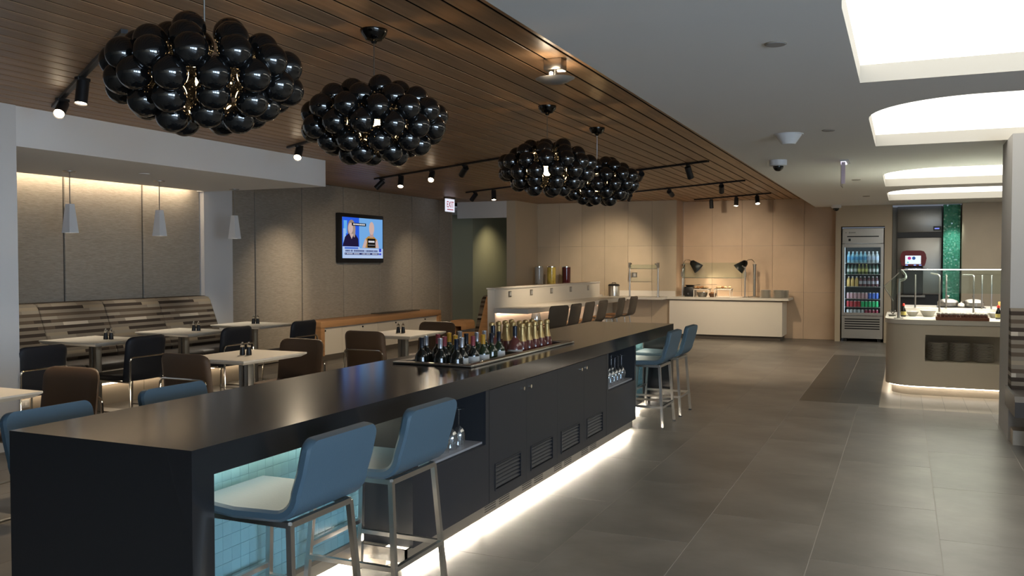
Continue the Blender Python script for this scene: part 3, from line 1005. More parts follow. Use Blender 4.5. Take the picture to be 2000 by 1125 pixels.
def side_chair(lab, m):
    """origin on the floor under the back; sits facing +y"""
    t = thing('dining_chair', lab, 'chair')
    ob('backrest', curved_back(0.47, 0.40, 0.815, 0.045, 0.025, 0.05, 0.07), M[m], t, angle=60)
    ob('seat', G().rbox(-0.225, 0.225, 0.0, 0.42, 0.405, 0.46, 0.022, 3), M[m], t, angle=60)
    ra = 0.0095
    ob('back_frame', G().tube(bend([(-0.235, -0.085, 0.006), (-0.222, -0.075, 0.625), (0.222, -0.075, 0.625), (0.235, -0.085, 0.006)], 0.045), ra), M['chrome'], t)
    for sx in (-1, 1):
        ob('leg', G().tube([(sx * 0.215, 0.37, 0.40), (sx * 0.235, 0.40, 0.006)], ra), M['chrome'], t)
        ob('side_rail', G().tube([(sx * 0.223, -0.077, 0.398), (sx * 0.215, 0.37, 0.398)], ra), M['chrome'], t)
        ob('stretcher', G().tube([(sx * 0.233, -0.083, 0.11), (sx * 0.232, 0.392, 0.11)], 0.007), M['chrome'], t)
    ob('front_rail', G().tube([(-0.215, 0.37, 0.398), (0.215, 0.37, 0.398)], ra), M['chrome'], t)
    return t
nv = side_chair('navy chrome-framed chair beside the white column, partly hidden by it', 'navy')
gn, gb = 'navy dining chairs facing the banquette', 'brown dining chairs'
nv['group'] = gn
xn = -6.56
nv.location = (xn, 5.10, 0)
nv.rotation_euler = (0, 0, PI / 2)
dup(nv, (xn, 6.20, 0), PI / 2, 'navy chrome-framed chair at the first banquette table, light caught on its rail', gn)
dup(nv, (xn - 0.02, 7.46, 0), PI / 2, 'navy chrome-framed chair at the middle banquette table, behind the near mills', gn)
dup(nv, (xn - 0.02, 8.62, 0), PI / 2, 'navy chrome-framed chair at the far table, in front of the oak cabinet', gn)
br = side_chair('brown chair with its back to camera at the table nearest the bar', 'brown')
br['group'] = gb
br.location = (-4.95, 5.13, 0)
dup(br, (-4.95, 6.45, 0), PI, 'brown chair facing camera behind the table nearest the bar', gb)
dup(br, (-4.95, 7.56, 0), 0, 'brown chair with its back to camera, before the oak cabinet', gb)
dup(br, (-4.95, 8.98, 0), PI, 'brown chair facing camera behind the wine bottles', gb)
dup(br, (-4.97, 4.06, 0), PI + 0.06, 'brown chair facing camera at the table on the left edge', gb)

# ================================================================== BANQUETTE ALONG THE LEFT WALL
def banquette_section(name, y0, y1, lab, group):
    t = thing(name, lab, 'banquette', (-8.1, (y0 + y1) / 2, 0), 0, group)
    h = (y1 - y0) / 2 - 0.003
    def cushion(prof, r=0.012):
        # prof in (x,z) closed; slightly inset ends for a soft edge
        n = len(prof)
        cx = sum(p[0] for p in prof) / n
        cz = sum(p[1] for p in prof) / n
        vs, fs = [], []
        for yy, k in ((-h, 0.90), (-h + r * 0.4, 0.97), (-h + r * 1.5, 1), (h - r * 1.5, 1), (h - r * 0.4, 0.97), (h, 0.90)):
            vs += [(cx + (p[0] - cx) * k, yy, cz + (p[1] - cz) * (0.5 + 0.5 * k)) for p in prof]
        for i in range(5):
            for j in range(n):
                j2 = (j + 1) % n
                fs.append((i * n + j, i * n + j2, (i + 1) * n + j2, (i + 1) * n + j))
        fs.append(tuple(range(n - 1, -1, -1)))
        fs.append(tuple(range(5 * n, 6 * n)))
        return G().add(vs, fs)
    back = [(-0.40, 0.46), (0.02, 0.46), (0.035, 0.50), (0.02, 0.56), (-0.17, 1.02), (-0.20, 1.058), (-0.25, 1.07), (-0.40, 1.07)]
    ob('back_cushion', cushion(back), M['striped_y'], t, angle=50)
    seat = [(-0.02, 0.36), (0.50, 0.36), (0.53, 0.385), (0.535, 0.43), (0.51, 0.458), (-0.02, 0.458)]
    ob('seat_cushion', cushion(seat), M['seat_bl'], t, angle=50)
    ob('base', G().box(-0.40, 0.46, -h, h, 0.24, 0.36), M['seat_bl'], t)
    ob('plinth', G().box(-0.40, 0.42, -h, h, 0.0, 0.24), M['plinth'], t)
    return t
bj = [4.78, 5.62, 6.44, 7.27, 8.08, 8.95]
bl = ['hidden behind the white column', 'just right of the white column', 'behind the first banquette table', 'behind the middle banquette table', 'at its far end, beside the white pier']
for i in range(5):
    banquette_section('banquette', bj[i], bj[i + 1], 'striped banquette section ' + bl[i], 'striped banquette along the left wall')
for i, yy in enumerate((5.80, 6.64)):
    o = thing('wall_outlet', 'white power outlet low on banquette plinth, %s' % ('nearer the column' if i == 0 else 'behind the brown chair'), 'outlet', (-7.677, yy, 0.15))
    ob('plate', G().rbox(0, 0.006, -0.06, 0.06, -0.038, 0.038, 0.002, 1), M['paper'], o)
    ob('socket', G().box(0.006, 0.009, -0.035, -0.008, -0.016, 0.016).box(0.006, 0.009, 0.008, 0.035, -0.016, 0.016), M['white'], o)
ul = thing('assumed_plinth_light', 'assumed warm light strip tucked under the striped banquette seat', 'light strip', (-7.64, 6.9, 0.235))  # assumed strip, added to brighten the floor below the seat
ob('strip', G().box(-0.012, 0.012, -2.0, 2.0, -0.012, 0.0), emis('assumed_plinth_led', C_WARM, 9.0), ul)

# pendant lamps under the soffit
def pendant(lab):
    t = thing('pendant_lamp', lab, 'pendant lamp')
    z = 2.435
    ob('canopy', G().lathe([(0.060, -0.010), (0.062, -0.004), (0.062, 0)], (0, 0, 0), 20), M['steel_dk'], t)
    ob('stem', G().cyl((0, 0, -0.34), (0, 0, -0.01), 0.005, n=8), M['steel_dk'], t)
    def fr(z0, a, z1, b):
        return [(-a, -a, z0), (a, -a, z0), (a, a, z0), (-a, a, z0), (-b, -b, z1), (b, -b, z1), (b, b, z1), (-b, b, z1)]
    g = G().add(fr(-0.63, 0.056, -0.335, 0.030), [(4, 5, 6, 7), (0, 1, 5, 4), (1, 2, 6, 5), (2, 3, 7, 6), (3, 0, 4, 7)])
    g.add(fr(-0.629, 0.052, -0.345, 0.026), [(4, 7, 6, 5), (0, 4, 5, 1), (1, 5, 6, 2), (2, 6, 7, 3), (3, 7, 4, 0)])
    ob('shade', g, mat('pendant_white', (0.70, 0.70, 0.70), 0.5), t)
    ob('bulb', G().sphere((0, 0, -0.585), 0.025, 12, 8), emis('pendant_bulb', C_WHITE, 12.0), t)
    return t
for i, (x, y) in enumerate(((-7.80, 6.45), (-7.79, 7.63), (-7.80, 8.88))):
    lab = ('white tapered pendant lamp nearest the white column', 'white tapered pendant lamp, the middle of three', 'white tapered pendant lamp at the soffit end')[i]
    if i == 0:
        pd0 = pendant(lab)
        pd0['group'] = 'tapered pendant lamps over the banquette tables'
        pd0.location = (x, y, 2.435)
        o = pd0
    else:
        o = dup(pd0, (x, y, 2.435), 0, lab)
    light('SPOT', 'pendant_light', (x, y, 1.83), 60, C_WHITE, aim=(x, y, 0), spot=95, blend=0.8)
dl = thing('soffit_disc', 'small round sprinkler cap on the soffit between pendants', 'ceiling disc', (-7.3, 6.95, 2.435))
ob('plate', G().lathe([(0.05, -0.008), (0.055, 0)], n=20), M['white'], dl)

# ================================================================== OAK CABINET WITH WHITE DOORS
oc = thing('oak_cabinet', 'long low oak cabinet with white doors below the television', 'cabinet', (-8.3, 13.0, 0))
cx0, cx1, ca, cb = -0.225, 0.20, -1.9, 1.93
ob('top', G().rbox(cx0, cx1, ca, cb, 0.50, 0.60, 0.008, 2), M['oak'], oc)
ob('side', G().box(cx0, cx1, ca, ca + 0.10, 0.07, 0.50), M['oak'], oc)
ob('side', G().box(cx0, cx1, cb - 0.10, cb, 0.07, 0.50), M['oak'], oc)
ob('carcass', G().box(cx0, cx1 - 0.07, ca + 0.10, cb - 0.10, 0.07, 0.50), M['plinth'], oc)
ob('plinth', G().box(cx0, cx1 - 0.04, ca + 0.02, cb - 0.02, 0.0, 0.07), M['gap'], oc)
nd = 7
dw = (cb - ca - 0.20) / nd
for i in range(nd):
    a = ca + 0.10 + i * dw
    d = ob('door', G().box(cx1 - 0.07, cx1 - 0.045, a + 0.003, a + dw - 0.003, 0.075, 0.497), M['cabwhite'], oc)
    if i % 2 == 0 or i == nd - 1:
        ob('knob', G().cyl((cx1 - 0.045, a + dw * 0.12, 0.45), (cx1 - 0.03, a + dw * 0.12, 0.45), 0.014, n=12), M['black'], d)
# dark serving board resting on the cabinet's far end
sb = thing('serving_board', 'thin dark board leaning flat on far end of oak cabinet', 'board', (-8.38, 14.0, 0.60))
ob('board', G().rbox(-0.12, 0.06, -0.9, 0.5, 0.0, 0.018, 0.004, 1), M['taupe'], sb)
# ================================================================== TELEVISION
tv = thing('television', 'wall mounted television showing a news picture in blue', 'television', (-8.53, 12.75, 1.91))
ob('casing', G().rbox(0.02, 0.10, -0.66, 0.66, -0.41, 0.41, 0.008, 2), M['black'], tv)
ob('wall_bracket', G().box(0.0, 0.02, -0.25, 0.25, -0.2, 0.2), M['steel_dk'], tv)
sy0, sy1, sz0, sz1 = -0.60, 0.625, -0.335, 0.345
K = 1.0
scr = ob('screen', G().box(0.10, 0.1015, sy0, sy1, sz0, sz1), emis('tv_sky', (0.22, 0.52, 1.0), 0.75 * K), tv)
def S(u, v, d):
    return (0.1015 + 0.0007 * d, sy0 + (sy1 - sy0) * u, sz0 + (sz1 - sz0) * v)
def pic(name, pts, col, st, d):
    g = G().add([S(u, v, d) for u, v in pts], [tuple(range(len(pts)))])
    return ob(name, g, emis('tv_%s_%d_%d' % (name, int(col[0] * 99), int(col[2] * 99)), col, st * K), scr)
def rc(u0, u1, v0, v1):
    return [(u0, v0), (u1, v0), (u1, v1), (u0, v1)]
def el(cu, cv, ru, rv, n=22):
    return [(cu + ru * math.cos(2 * PI * i / n), cv + rv * math.sin(2 * PI * i / n)) for i in range(n)]
pic('inset', rc(0, 0.40, 0.27, 1), (0.03, 0.14, 0.95), 0.75, 1)
pic('inset_glow', rc(0.03, 0.11, 0.60, 0.92), (0.15, 0.5, 1.0), 0.8, 2)
pic('inset_glow', rc(0.02, 0.08, 0.35, 0.72), (0.35, 0.6, 1.0), 0.8, 2.5)
pic('hair', el(0.215, 0.72, 0.095, 0.225), (0.45, 0.34, 0.30), 0.6, 3)
pic('sweater', [(0.0, 0.29), (0.385, 0.29), (0.375, 0.48), (0.30, 0.60), (0.14, 0.60), (0.06, 0.52)], (0.03, 0.02, 0.08), 0.5, 4)
pic('neck', [(0.16, 0.60), (0.27, 0.60), (0.215, 0.47)], (0.75, 0.55, 0.52), 0.7, 5)
pic('face', el(0.19, 0.735, 0.058, 0.135), (0.75, 0.56, 0.53), 0.75, 6)
pic('hair', el(0.275, 0.66, 0.028, 0.15), (0.55, 0.42, 0.36), 0.6, 7)
pic('caption_pill', rc(0.22, 0.565, 0.80, 0.872), (0.0, 0.0, 0.01), 0.2, 8)
for i in range(9):
    pic('caption_mark', rc(0.25 + i * 0.033, 0.272 + i * 0.033, 0.82, 0.855), (0.9, 0.9, 0.95), 0.9, 9)
pic('shoulder', [(0.47, 0.26), (0.90, 0.26), (0.85, 0.47), (0.76, 0.56), (0.63, 0.56), (0.54, 0.48)], (0.75, 0.40, 0.10), 0.6, 3)
pic('arm', [(0.47, 0.26), (0.55, 0.26), (0.59, 0.42), (0.55, 0.50)], (0.80, 0.58, 0.55), 0.7, 4)
pic('arm', [(0.82, 0.26), (0.90, 0.26), (0.86, 0.48), (0.80, 0.42)], (0.80, 0.58, 0.55), 0.7, 4)
pic('neck', rc(0.665, 0.755, 0.53, 0.66), (0.62, 0.42, 0.40), 0.7, 4)
pic('head', el(0.71, 0.76, 0.066, 0.165), (0.78, 0.55, 0.50), 0.75, 5)
pic('sign_board', rc(0.60, 0.805, 0.27, 0.50), (0.03, 0.025, 0.02), 0.3, 6)
pic('sign_mark', rc(0.625, 0.78, 0.40, 0.445), (0.8, 0.8, 0.85), 0.8, 7)
pic('sign_mark', rc(0.615, 0.79, 0.325, 0.345), (0.4, 0.4, 0.42), 0.5, 7)
pic('lower_third', rc(0, 0.40, 0, 0.285), (0.55, 0.70, 1.0), 0.8, 8)
pic('lower_third', rc(0.40, 1.0, 0, 0.245), (0.55, 0.70, 1.0), 0.8, 8)
pic('tag_bar', rc(0.045, 0.37, 0.225, 0.272), (0.12, 0.25, 0.85), 0.7, 9)
pic('ticker_bar', rc(0.045, 0.885, 0.085, 0.135), (0.05, 0.06, 0.25), 0.5, 9)
pic('channel_mark', rc(0.895, 0.955, 0.165, 0.25), (0.05, 0.08, 0.75), 0.7, 9)
pic('channel_mark', rc(0.895, 0.955, 0.085, 0.13), (0.08, 0.10, 0.85), 0.7, 9)
g, g2, g3 = G(), G(), G()
rr = random.Random(3)
u = 0.06
while u < 0.86:
    wd = rr.uniform(0.010, 0.022)
    if rr.random() > 0.16:
        g.add([S(a, b, 10) for a, b in rc(u, u + wd * 0.8, 0.16, 0.205)], [(0, 1, 2, 3)])
    if rr.random() > 0.16:
        g2.add([S(a, b, 10) for a, b in rc(u, u + wd * 0.7, 0.10, 0.122)], [(0, 1, 2, 3)])
    u += wd
ob('headline_marks', g, emis('tv_ink', (0.10, 0.12, 0.35), 0.5), scr)
ob('ticker_marks', g2, emis('tv_ink_white', (0.8, 0.85, 1.0), 0.8), scr)

# ================================================================== EXIT SIGN
def text_mesh(txt, size, name):
    c = bpy.data.curves.new(name, 'FONT')
    c.body = txt
    c.size = size
    c.align_x = 'CENTER'
    c.align_y = 'CENTER'
    c.extrude = 0.001
    o = bpy.data.objects.new(name, c)
    COL.objects.link(o)
    bpy.context.view_layer.update()
    me = bpy.data.meshes.new_from_object(o.evaluated_get(bpy.context.evaluated_depsgraph_get()))
    bpy.data.objects.remove(o)
    return me
ex = thing('exit_sign', 'lit white ceiling exit sign with red letters beside corridor', 'exit sign', (-8.0, 15.1, ZW))
ob('mount', G().rbox(-0.05, 0.05, -0.16, 0.16, -0.035, 0.0, 0.006, 2), M['steel_dk'], ex)
ob('blade', G().rbox(-0.008, 0.008, -0.185, 0.185, -0.28, -0.035, 0.003, 1), emis('exit_white', (0.86, 0.88, 1.0), 0.95), ex)
me = text_mesh('EXIT', 0.17, 'exit_text')
me.materials.clear()
me.materials.append(emis('exit_red', (0.60, 0.02, 0.06), 0.55))
o = ob('lettering', me, None, ex, (0.010, 0, -0.145))
o.rotation_euler = (PI / 2, 0, PI / 2)
o.scale = (0.82, 1.0, 1)
ob('underline', G().box(0.009, 0.0105, -0.125, 0.125, -0.245, -0.228), MATS['exit_red'], ex)
o2 = thing('hanging_exit_sign', 'clear hanging exit blade seen edge-on below the white ceiling', 'exit sign', (-0.585, 10.08, ZC))
ob('mount', G().rbox(-0.045, 0.045, -0.16, 0.16, -0.015, 0.0, 0.004, 1), M['white'], o2)
ob('blade', G().box(-0.035, -0.029, -0.15, 0.15, -0.27, -0.015), thin_glass('acrylic', (0.92, 0.85, 0.95), 0.8), o2)
ob('lamp', G().box(-0.035, 0.012, -0.14, 0.14, -0.022, -0.015), emis('exit_lamp', (0.9, 0.85, 1.0), 2.2), o2)
ob('edge_face', G().box(-0.028, 0.010, -0.15, -0.148, -0.25, -0.022), mat('acrylic_pink', (0.62, 0.50, 0.58), 0.3), o2)

# ================================================================== DIVIDER COUNTER
dv = thing('divider_counter', 'white half wall with power outlets and a long eating ledge', 'counter', (-5.6, 14.5, 0))
ya_, yb_ = 12.0 - 14.5, 17.0 - 14.5
ob('half_wall', G().box(-0.12, 0.0, ya_, yb_ - 0.002, 0, 1.095), M['cabwhite'], dv)
ob('cap', G().rbox(-0.135, 0.012, ya_ - 0.015, yb_ - 0.002, 1.095, 1.122, 0.005, 1), M['stone'], dv)
ob('ledge', G().rbox(0.0, 0.565, ya_ - 0.05, yb_ - 0.004, 0.745, 0.82, 0.006, 1), M['stone'], dv)
ob('ledge_leg', G().box(0.03, 0.45, 0.9, 0.96, 0, 0.745), M['cabwhite'], dv)
ob('led_strip', G().box(0.02, 0.04, ya_ + 0.05, yb_ - 0.1, 0.735, 0.744), emis('ledge_led', (1.0, 0.66, 0.45), 28.0), dv)
for yy in (12.55, 13.42, 14.33, 15.3, 16.28):
    pl = ob('outlet', G().rbox(0.0, 0.006, yy - 14.5 - 0.055, yy - 14.5 + 0.055, 0.965, 1.06, 0.002, 1), M['steel_dk'], dv)
    ob('socket', G().box(0.006, 0.008, yy - 14.5 - 0.02, yy - 14.5 + 0.045, 0.985, 1.042), M['paper'], pl)
def ledge_chair(lab):
    t = thing('ledge_chair', lab, 'chair')
    s_ = shell(0.46, 0.40, 0.34, 0.022, 0.08, 0.05, 0.05)
    ob('back_shell', s_, M['taupe'], t, (0, 0, 0.54))
    ob('seat_pad', G().rbox(-0.39, -0.01, -0.205, 0.205, 0.541, 0.556, 0.006, 2), M['woodseat'], t)
    for sx, sy in ((-1, -1), (-1, 1), (1, -1), (1, 1)):
        ob('leg', G().tube([(-0.34 if sx < 0 else -0.02, sy * 0.16, 0.525), (-0.40 if sx < 0 else 0.05, sy * 0.21, 0.004)], 0.010), M['steel_dk'], t)
    ob('ring', G().tube([(-0.378, -0.197, 0.16), (0.03, -0.197, 0.16), (0.03, 0.197, 0.16), (-0.378, 0.197, 0.16)], 0.007, closed=True), M['steel_dk'], t)
    return t
cy = [(11.98, -0.28), (12.66, 0.0), (13.30, 0.0), (13.98, 0.0), (15.02, 0.05), (15.80, 0.0)]
cl = ['turned slightly outward, nearest the bar bottles', 'second from the near end', 'third from the near end', 'fourth from the near end', 'fifth, with its seat showing', 'farthest, beside the buffet corner']
for i, (yy, rz) in enumerate(cy):
    lab = 'taupe backed chair at the white ledge, ' + cl[i]
    if i == 0:
        lc = ledge_chair(lab)
        lc['group'] = 'taupe chairs along the white ledge'
        lc.location = (-4.66, yy, 0)
        lc.rotation_euler = (0, 0, rz)
    else:
        dup(lc, (-4.66, yy, 0), rz, lab)
# booth bench behind the half wall
bb = thing('booth_bench', 'striped booth bench with oak end behind the white half wall', 'banquette', (-6.1, 14.2, 0))
hl = 1.75
ob('end_panel', G().prism([(-0.32, 0.0), (0.36, 0.0), (0.36, 0.97), (0.16, 0.97), (0.02, 0.42), (-0.32, 0.40)], -hl - 0.03, -hl, 'y'), M['oak'], bb)
ob('back_cushion', G().prism([(-0.06, 0.42), (0.08, 0.42), (0.22, 0.97), (0.18, 1.0), (0.10, 0.985), (0.06, 0.93)], -hl + 0.001, hl, 'y'), M['striped_y'], bb, angle=50)
ob('seat_cushion', G().rbox(-0.40, 0.06, -hl + 0.001, hl, 0.34, 0.418, 0.02, 2), M['seat_bl'], bb)
ob('base', G().box(-0.32, 0.30, -hl + 0.001, hl, 0, 0.338), M['oak'], bb)
wu = thing('oak_side_unit', 'rounded oak side unit with dark opening near corridor', 'side table', (-7.43, 14.5, 0))
g = G()
n = 8
outer = [(-0.17, 0.0), (-0.17, 0.38)] + [(-0.10 - 0.07 * math.cos(R(90 * i / n)), 0.38 + 0.07 * math.sin(R(90 * i / n))) for i in range(n + 1)] + [(0.10 + 0.07 * math.sin(R(90 * i / n)), 0.38 + 0.07 * math.cos(R(90 * i / n))) for i in range(n + 1)] + [(0.17, 0.0), (0.07, 0.0), (0.07, 0.34), (-0.07, 0.34), (-0.07, 0.0)]
ob('frame', g.prism(outer, -0.18, 0.18, 'y'), M['oak'], wu)
ob('inner', G().box(-0.069, 0.069, 0.10, 0.12, 0.0, 0.339), M['black'], wu)

# ================================================================== BACK BUFFET COUNTER
bc = thing('buffet_counter', 'white L-shaped buffet counter along the tiled back wall', 'counter', (-3.2, 17.8, 0))
def bk(name, g, m, par=bc):
    o = ob(name, g, m, par)
    o.location = (3.2, -17.8, 0)
    return o
bk('worktop', G().prism([(-5.598, 17.0), (-4.32, 17.0), (-4.32, 17.39), (-1.99, 17.39), (-1.99, 18.198), (-4.183, 18.198), (-4.183, 17.598), (-5.598, 17.598)], 0.775, 0.82), M['stone'])
bk('cabinet', G().box(-4.287, -2.11, 17.45, 18.19, 0.085, 0.745), M['cabwhite'])
bk('shadow_gap', G().box(-4.27, -2.13, 17.47, 18.19, 0.745, 0.775), M['plinth'])
bk('plinth', G().box(-4.25, -2.15, 17.50, 18.19, 0.0, 0.085), M['gap'])
bk('backsplash', G().box(-5.598, -4.20, 17.575, 17.598, 0.82, 0.93), M['stone'])
bk('support', G().box(-5.56, -5.50, 17.05, 17.55, 0, 0.775), M['cabwhite'])
dc = thing('drinks_counter', 'white drinks counter behind half wall under the juice dispensers', 'counter', (-6.45, 17.3, 0))
ob('worktop', G().rbox(-0.74, 0.72, -0.32, 0.29, 0.80, 0.84, 0.004, 1), M['stone'], dc)
ob('cabinet', G().box(-0.72, 0.70, -0.28, 0.29, 0.08, 0.80), M['cabwhite'], dc)
ob('plinth', G().box(-0.70, 0.68, -0.22, 0.29, 0.0, 0.08), M['gap'], dc)
def dispenser(lab, liquid, x):
    t = thing('drink_dispenser', lab, 'drink dispenser', (x, 17.22, 0.84), 0, 'drink dispensers')
    ob('stand', G().tube([(-0.075, -0.075, 0), (-0.075, -0.075, 0.20)], 0.006).tube([(0.075, -0.075, 0), (0.075, -0.075, 0.20)], 0.006).tube([(-0.075, 0.075, 0), (-0.075, 0.075, 0.20)], 0.006).tube([(0.075, 0.075, 0), (0.075, 0.075, 0.20)], 0.006).box(-0.085, 0.085, -0.085, 0.085, 0.20, 0.212), M['chrome'], t)
    ob('tank', G().lathe([(0.088, 0.212), (0.090, 0.56), (0.085, 0.565)], n=24), M[liquid], t)
    ob('lid', G().lathe([(0.092, 0.565), (0.092, 0.582), (0.02, 0.588)], n=24), M['chrome'], t)
    ob('spout', G().cyl((0, -0.085, 0.235), (0, -0.13, 0.235), 0.010).cyl((0, -0.12, 0.235), (0, -0.12, 0.205), 0.008), M['chrome'], t)
    return t
M['liq_clear'] = mat('liquid_water', (0.40, 0.39, 0.37), 0.1)
M['liq_lemon'] = mat('liquid_lemon', (0.62, 0.47, 0.10), 0.1, noise=(9, 0.5, (1, 1, 0.6)))
M['liq_red'] = mat('liquid_berry', (0.06, 0.012, 0.014), 0.1)
dispenser('clear water dispenser, leftmost of three above the half wall', 'liq_clear', -7.01)
dispenser('dispenser of water with lemon slices, middle of three', 'liq_lemon', -6.73)
dispenser('dispenser of dark red juice, rightmost of three', 'liq_red', -6.40)
ur = thing('steel_urn', 'round steel urn with black lid on the white counter', 'urn', (-5.38, 17.25, 0.82))
ob('body', G().lathe([(0.105, 0), (0.112, 0.008), (0.112, 0.20), (0.108, 0.21)], n=28), M['steel'], ur)
ob('lid', G().lathe([(0.116, 0.21), (0.118, 0.228), (0.10, 0.246), (0.03, 0.256)], n=28), M['black'], ur)
ob('handle', G().tube(bend([(-0.04, 0, 0.25), (-0.04, 0, 0.275), (0.04, 0, 0.275), (0.04, 0, 0.25)], 0.015), 0.006), M['black'], ur)
def guard(lab, xa, xb, yy, zt_, zg0, zg1):
    t = thing('sneeze_guard', lab, 'sneeze guard', ((xa + xb) / 2, yy, 0.82))
    h = (xb - xa) / 2
    for sx in (-1, 1):
        pt = ob('post', G().cyl((sx * h, 0, 0.006), (sx * h, 0, zt_ - 0.82), 0.014, n=14).cyl((sx * h, 0, 0), (sx * h, 0, 0.008), 0.045, n=20), M['steel'], t)
        ob('clamp', G().box(sx * h - 0.022, sx * h + 0.022, -0.035, 0.02, zg0 - 0.82 + 0.02, zg0 - 0.82 + 0.12), M['steel_dk'], pt)
        ob('clamp', G().bar((sx * h, -0.01, zt_ - 0.85), (sx * h - sx * 0.05, -0.06, zt_ - 0.80), 0.02), M['chrome'], pt)
    ob('glass_pane', G().box(-h + 0.02, h - 0.02, -0.046, -0.040, zg0 - 0.82, zg1 - 0.82), M['glass'], t)
    ob('rail', G().cyl((-h, -0.03, zg0 - 0.82), (h, -0.03, zg0 - 0.82), 0.006, n=8), M['steel'], t)
    return t
guard('small glass sneeze guard on two posts left of the heat lamps', -5.04, -4.46, 17.22, 1.46, 1.38, 1.46)
guard('wide glass sneeze guard between the two heat lamps', -4.06, -2.83, 17.60, 1.42, 1.20, 1.50)
op = thing('wall_switch', 'steel wall switch on tiled wall behind small sneeze guard', 'switch', (-5.05, 17.6, 1.25))
ob('plate', G().rbox(-0.055, 0.055, -0.006, 0, -0.05, 0.05, 0.002, 1), M['steel_dk'], op)
ob('rocker', G().box(-0.02, 0.03, -0.010, -0.006, -0.03, 0.03), M['paper'], op)
def heat_lamp(lab, x, y, sgn):
    t = thing('heat_lamp', lab, 'heat lamp', (x, y, 0.82))
    ob('base', G().tube([(0.0, 0, 0.03), (0.10, -0.06, 0.008)], 0.010).tube([(0.0, 0, 0.03), (-0.10, -0.06, 0.008)], 0.010).tube([(0, 0, 0.03), (0, 0.11, 0.008)], 0.010).sphere((0.10, -0.06, 0.016), 0.016, 10, 8).sphere((-0.10, -0.06, 0.016), 0.016, 10, 8).sphere((0, 0.11, 0.016), 0.016, 10, 8), M['chrome'], t)
    ob('pole', G().cyl((0, 0, 0.025), (0, 0, 0.63), 0.026, n=16).cyl((0, 0, 0.63), (0, 0, 0.65), 0.036, n=16), M['steel_dk'], t)
    ob('arm', G().tube([(0, 0, 0.65), (sgn * 0.01, 0, 0.70), (sgn * 0.05, 0, 0.74), (sgn * 0.12, 0, 0.735), (sgn * 0.18, 0, 0.69)], 0.008), M['chrome'], t)
    d = Vector((sgn * 0.72, 0, -0.69)).normalized()
    p0 = Vector((sgn * 0.17, 0, 0.69))
    sh = ob('shade', G().cyl(p0, p0 + d * 0.20, 0.055, 0.115, 24, caps=False).cyl(p0, p0 - d * 0.03, 0.055, 0.02, 24, caps=True), M['black'], t)
    ob('bulb', G().sphere(tuple(p0 + d * 0.13), 0.045, 14, 10), emis('heat_bulb', C_WARM, 5.0), sh)
    lp_ = Vector((x, y, 0.82)) + p0 + d * 0.19
    light('SPOT', 'heat_beam', lp_, 22, C_WARM, aim=lp_ + d, spot=110, blend=0.8)
    return t
heat_lamp('heat lamp leaning right over the buffet food', -4.12, 17.95, 1)
heat_lamp('heat lamp leaning left, beside the stacked white plates', -2.66, 17.66, -1)
# food on the buffet
def riser(lab, x, y, w_, d_, h_):
    t = thing('food_riser', lab, 'food riser', (x, y, 0.82))
    for sx in (-1, 1):
        for sy in (-1, 1):
            ob('leg', G().box(sx * w_ / 2 - 0.008, sx * w_ / 2 + 0.008, sy * d_ / 2 - 0.008, sy * d_ / 2 + 0.008, 0, h_ - 0.015), M['cabwhite'], t)
    ob('shelf', G().rbox(-w_ / 2 - 0.01, w_ / 2 + 0.01, -d_ / 2 - 0.01, d_ / 2 + 0.01, h_ - 0.015, h_, 0.003, 1), M['cabwhite'], t)
    return t
riser('white metal food riser, left of the two', -3.66, 17.58, 0.28, 0.22, 0.155)
riser('white metal food riser, right of the two', -3.25, 17.62, 0.30, 0.22, 0.155)
def food_tray(lab, x, y, z, n, cols):
    t = thing('food_tray', lab, 'food tray', (x, y, z))
    ob('tray', G().rbox(-0.17, 0.17, -0.11, 0.11, 0, 0.012, 0.004, 1), M['steel'], t)
    rq = random.Random(n)
    for i in range(n):
        a, b = rq.uniform(-0.13, 0.13), rq.uniform(-0.07, 0.07)
        ob('roll', G().sphere((a, b, 0.037), 0.034, 12, 8, 0.72), M[cols[i % len(cols)]], t)
    return t
M['bread'] = mat('bread', (0.30, 0.14, 0.05), 0.6)
M['bread2'] = mat('pastry', (0.52, 0.36, 0.20), 0.6)
food_tray('tray of browned pastries on the left riser', -3.66, 17.58, 0.975, 9, ('bread', 'bread2'))
food_tray('tray of pale pastries on the right riser', -3.25, 17.62, 0.975, 8, ('bread2', 'bread2', 'bread'))
bk_ = thing('bread_basket', 'round brown basket of rolls between the two risers', 'basket', (-3.455, 17.60, 0.82))
ob('basket', G().lathe([(0.055, 0), (0.075, 0.07), (0.071, 0.07), (0.05, 0.01), (0.001, 0.01)], n=20), mat('basket_brown', (0.10, 0.05, 0.025), 0.7), bk_)
for a_ in range(5):
    ob('roll', G().sphere((0.03 * math.cos(a_ * 1.257), 0.03 * math.sin(a_ * 1.257), 0.075), 0.03, 12, 8, 0.75), M['bread'], bk_)
tg = thing('serving_tongs', 'steel tongs lying across the browned pastries', 'tongs', (-3.66, 17.54, 1.052))
ob('arm', G().bar((-0.16, 0, 0.0), (0.30, 0, 0.02), 0.012, 0.004), M['steel_dk'], tg)
ob('arm', G().bar((-0.16, 0.02, 0.0), (0.30, 0.004, 0.022), 0.012, 0.004), M['steel_dk'], tg)
bxk = thing('toaster', 'black countertop toaster beside the left heat lamp', 'toaster', (-3.94, 17.74, 0.82))
ob('body', G().rbox(-0.09, 0.10, -0.14, 0.14, 0.012, 0.20, 0.02, 2), M['black'], bxk)
ob('feet', G().box(-0.08, 0.09, -0.12, 0.12, 0, 0.012), M['black'], bxk)
ob('dial', G().cyl((0.0, -0.14, 0.06), (0.0, -0.152, 0.06), 0.02), M['chrome'], bxk)
pan = thing('frying_pan', 'dark pan resting on top of the black toaster', 'pan', (-3.93, 17.72, 1.02))
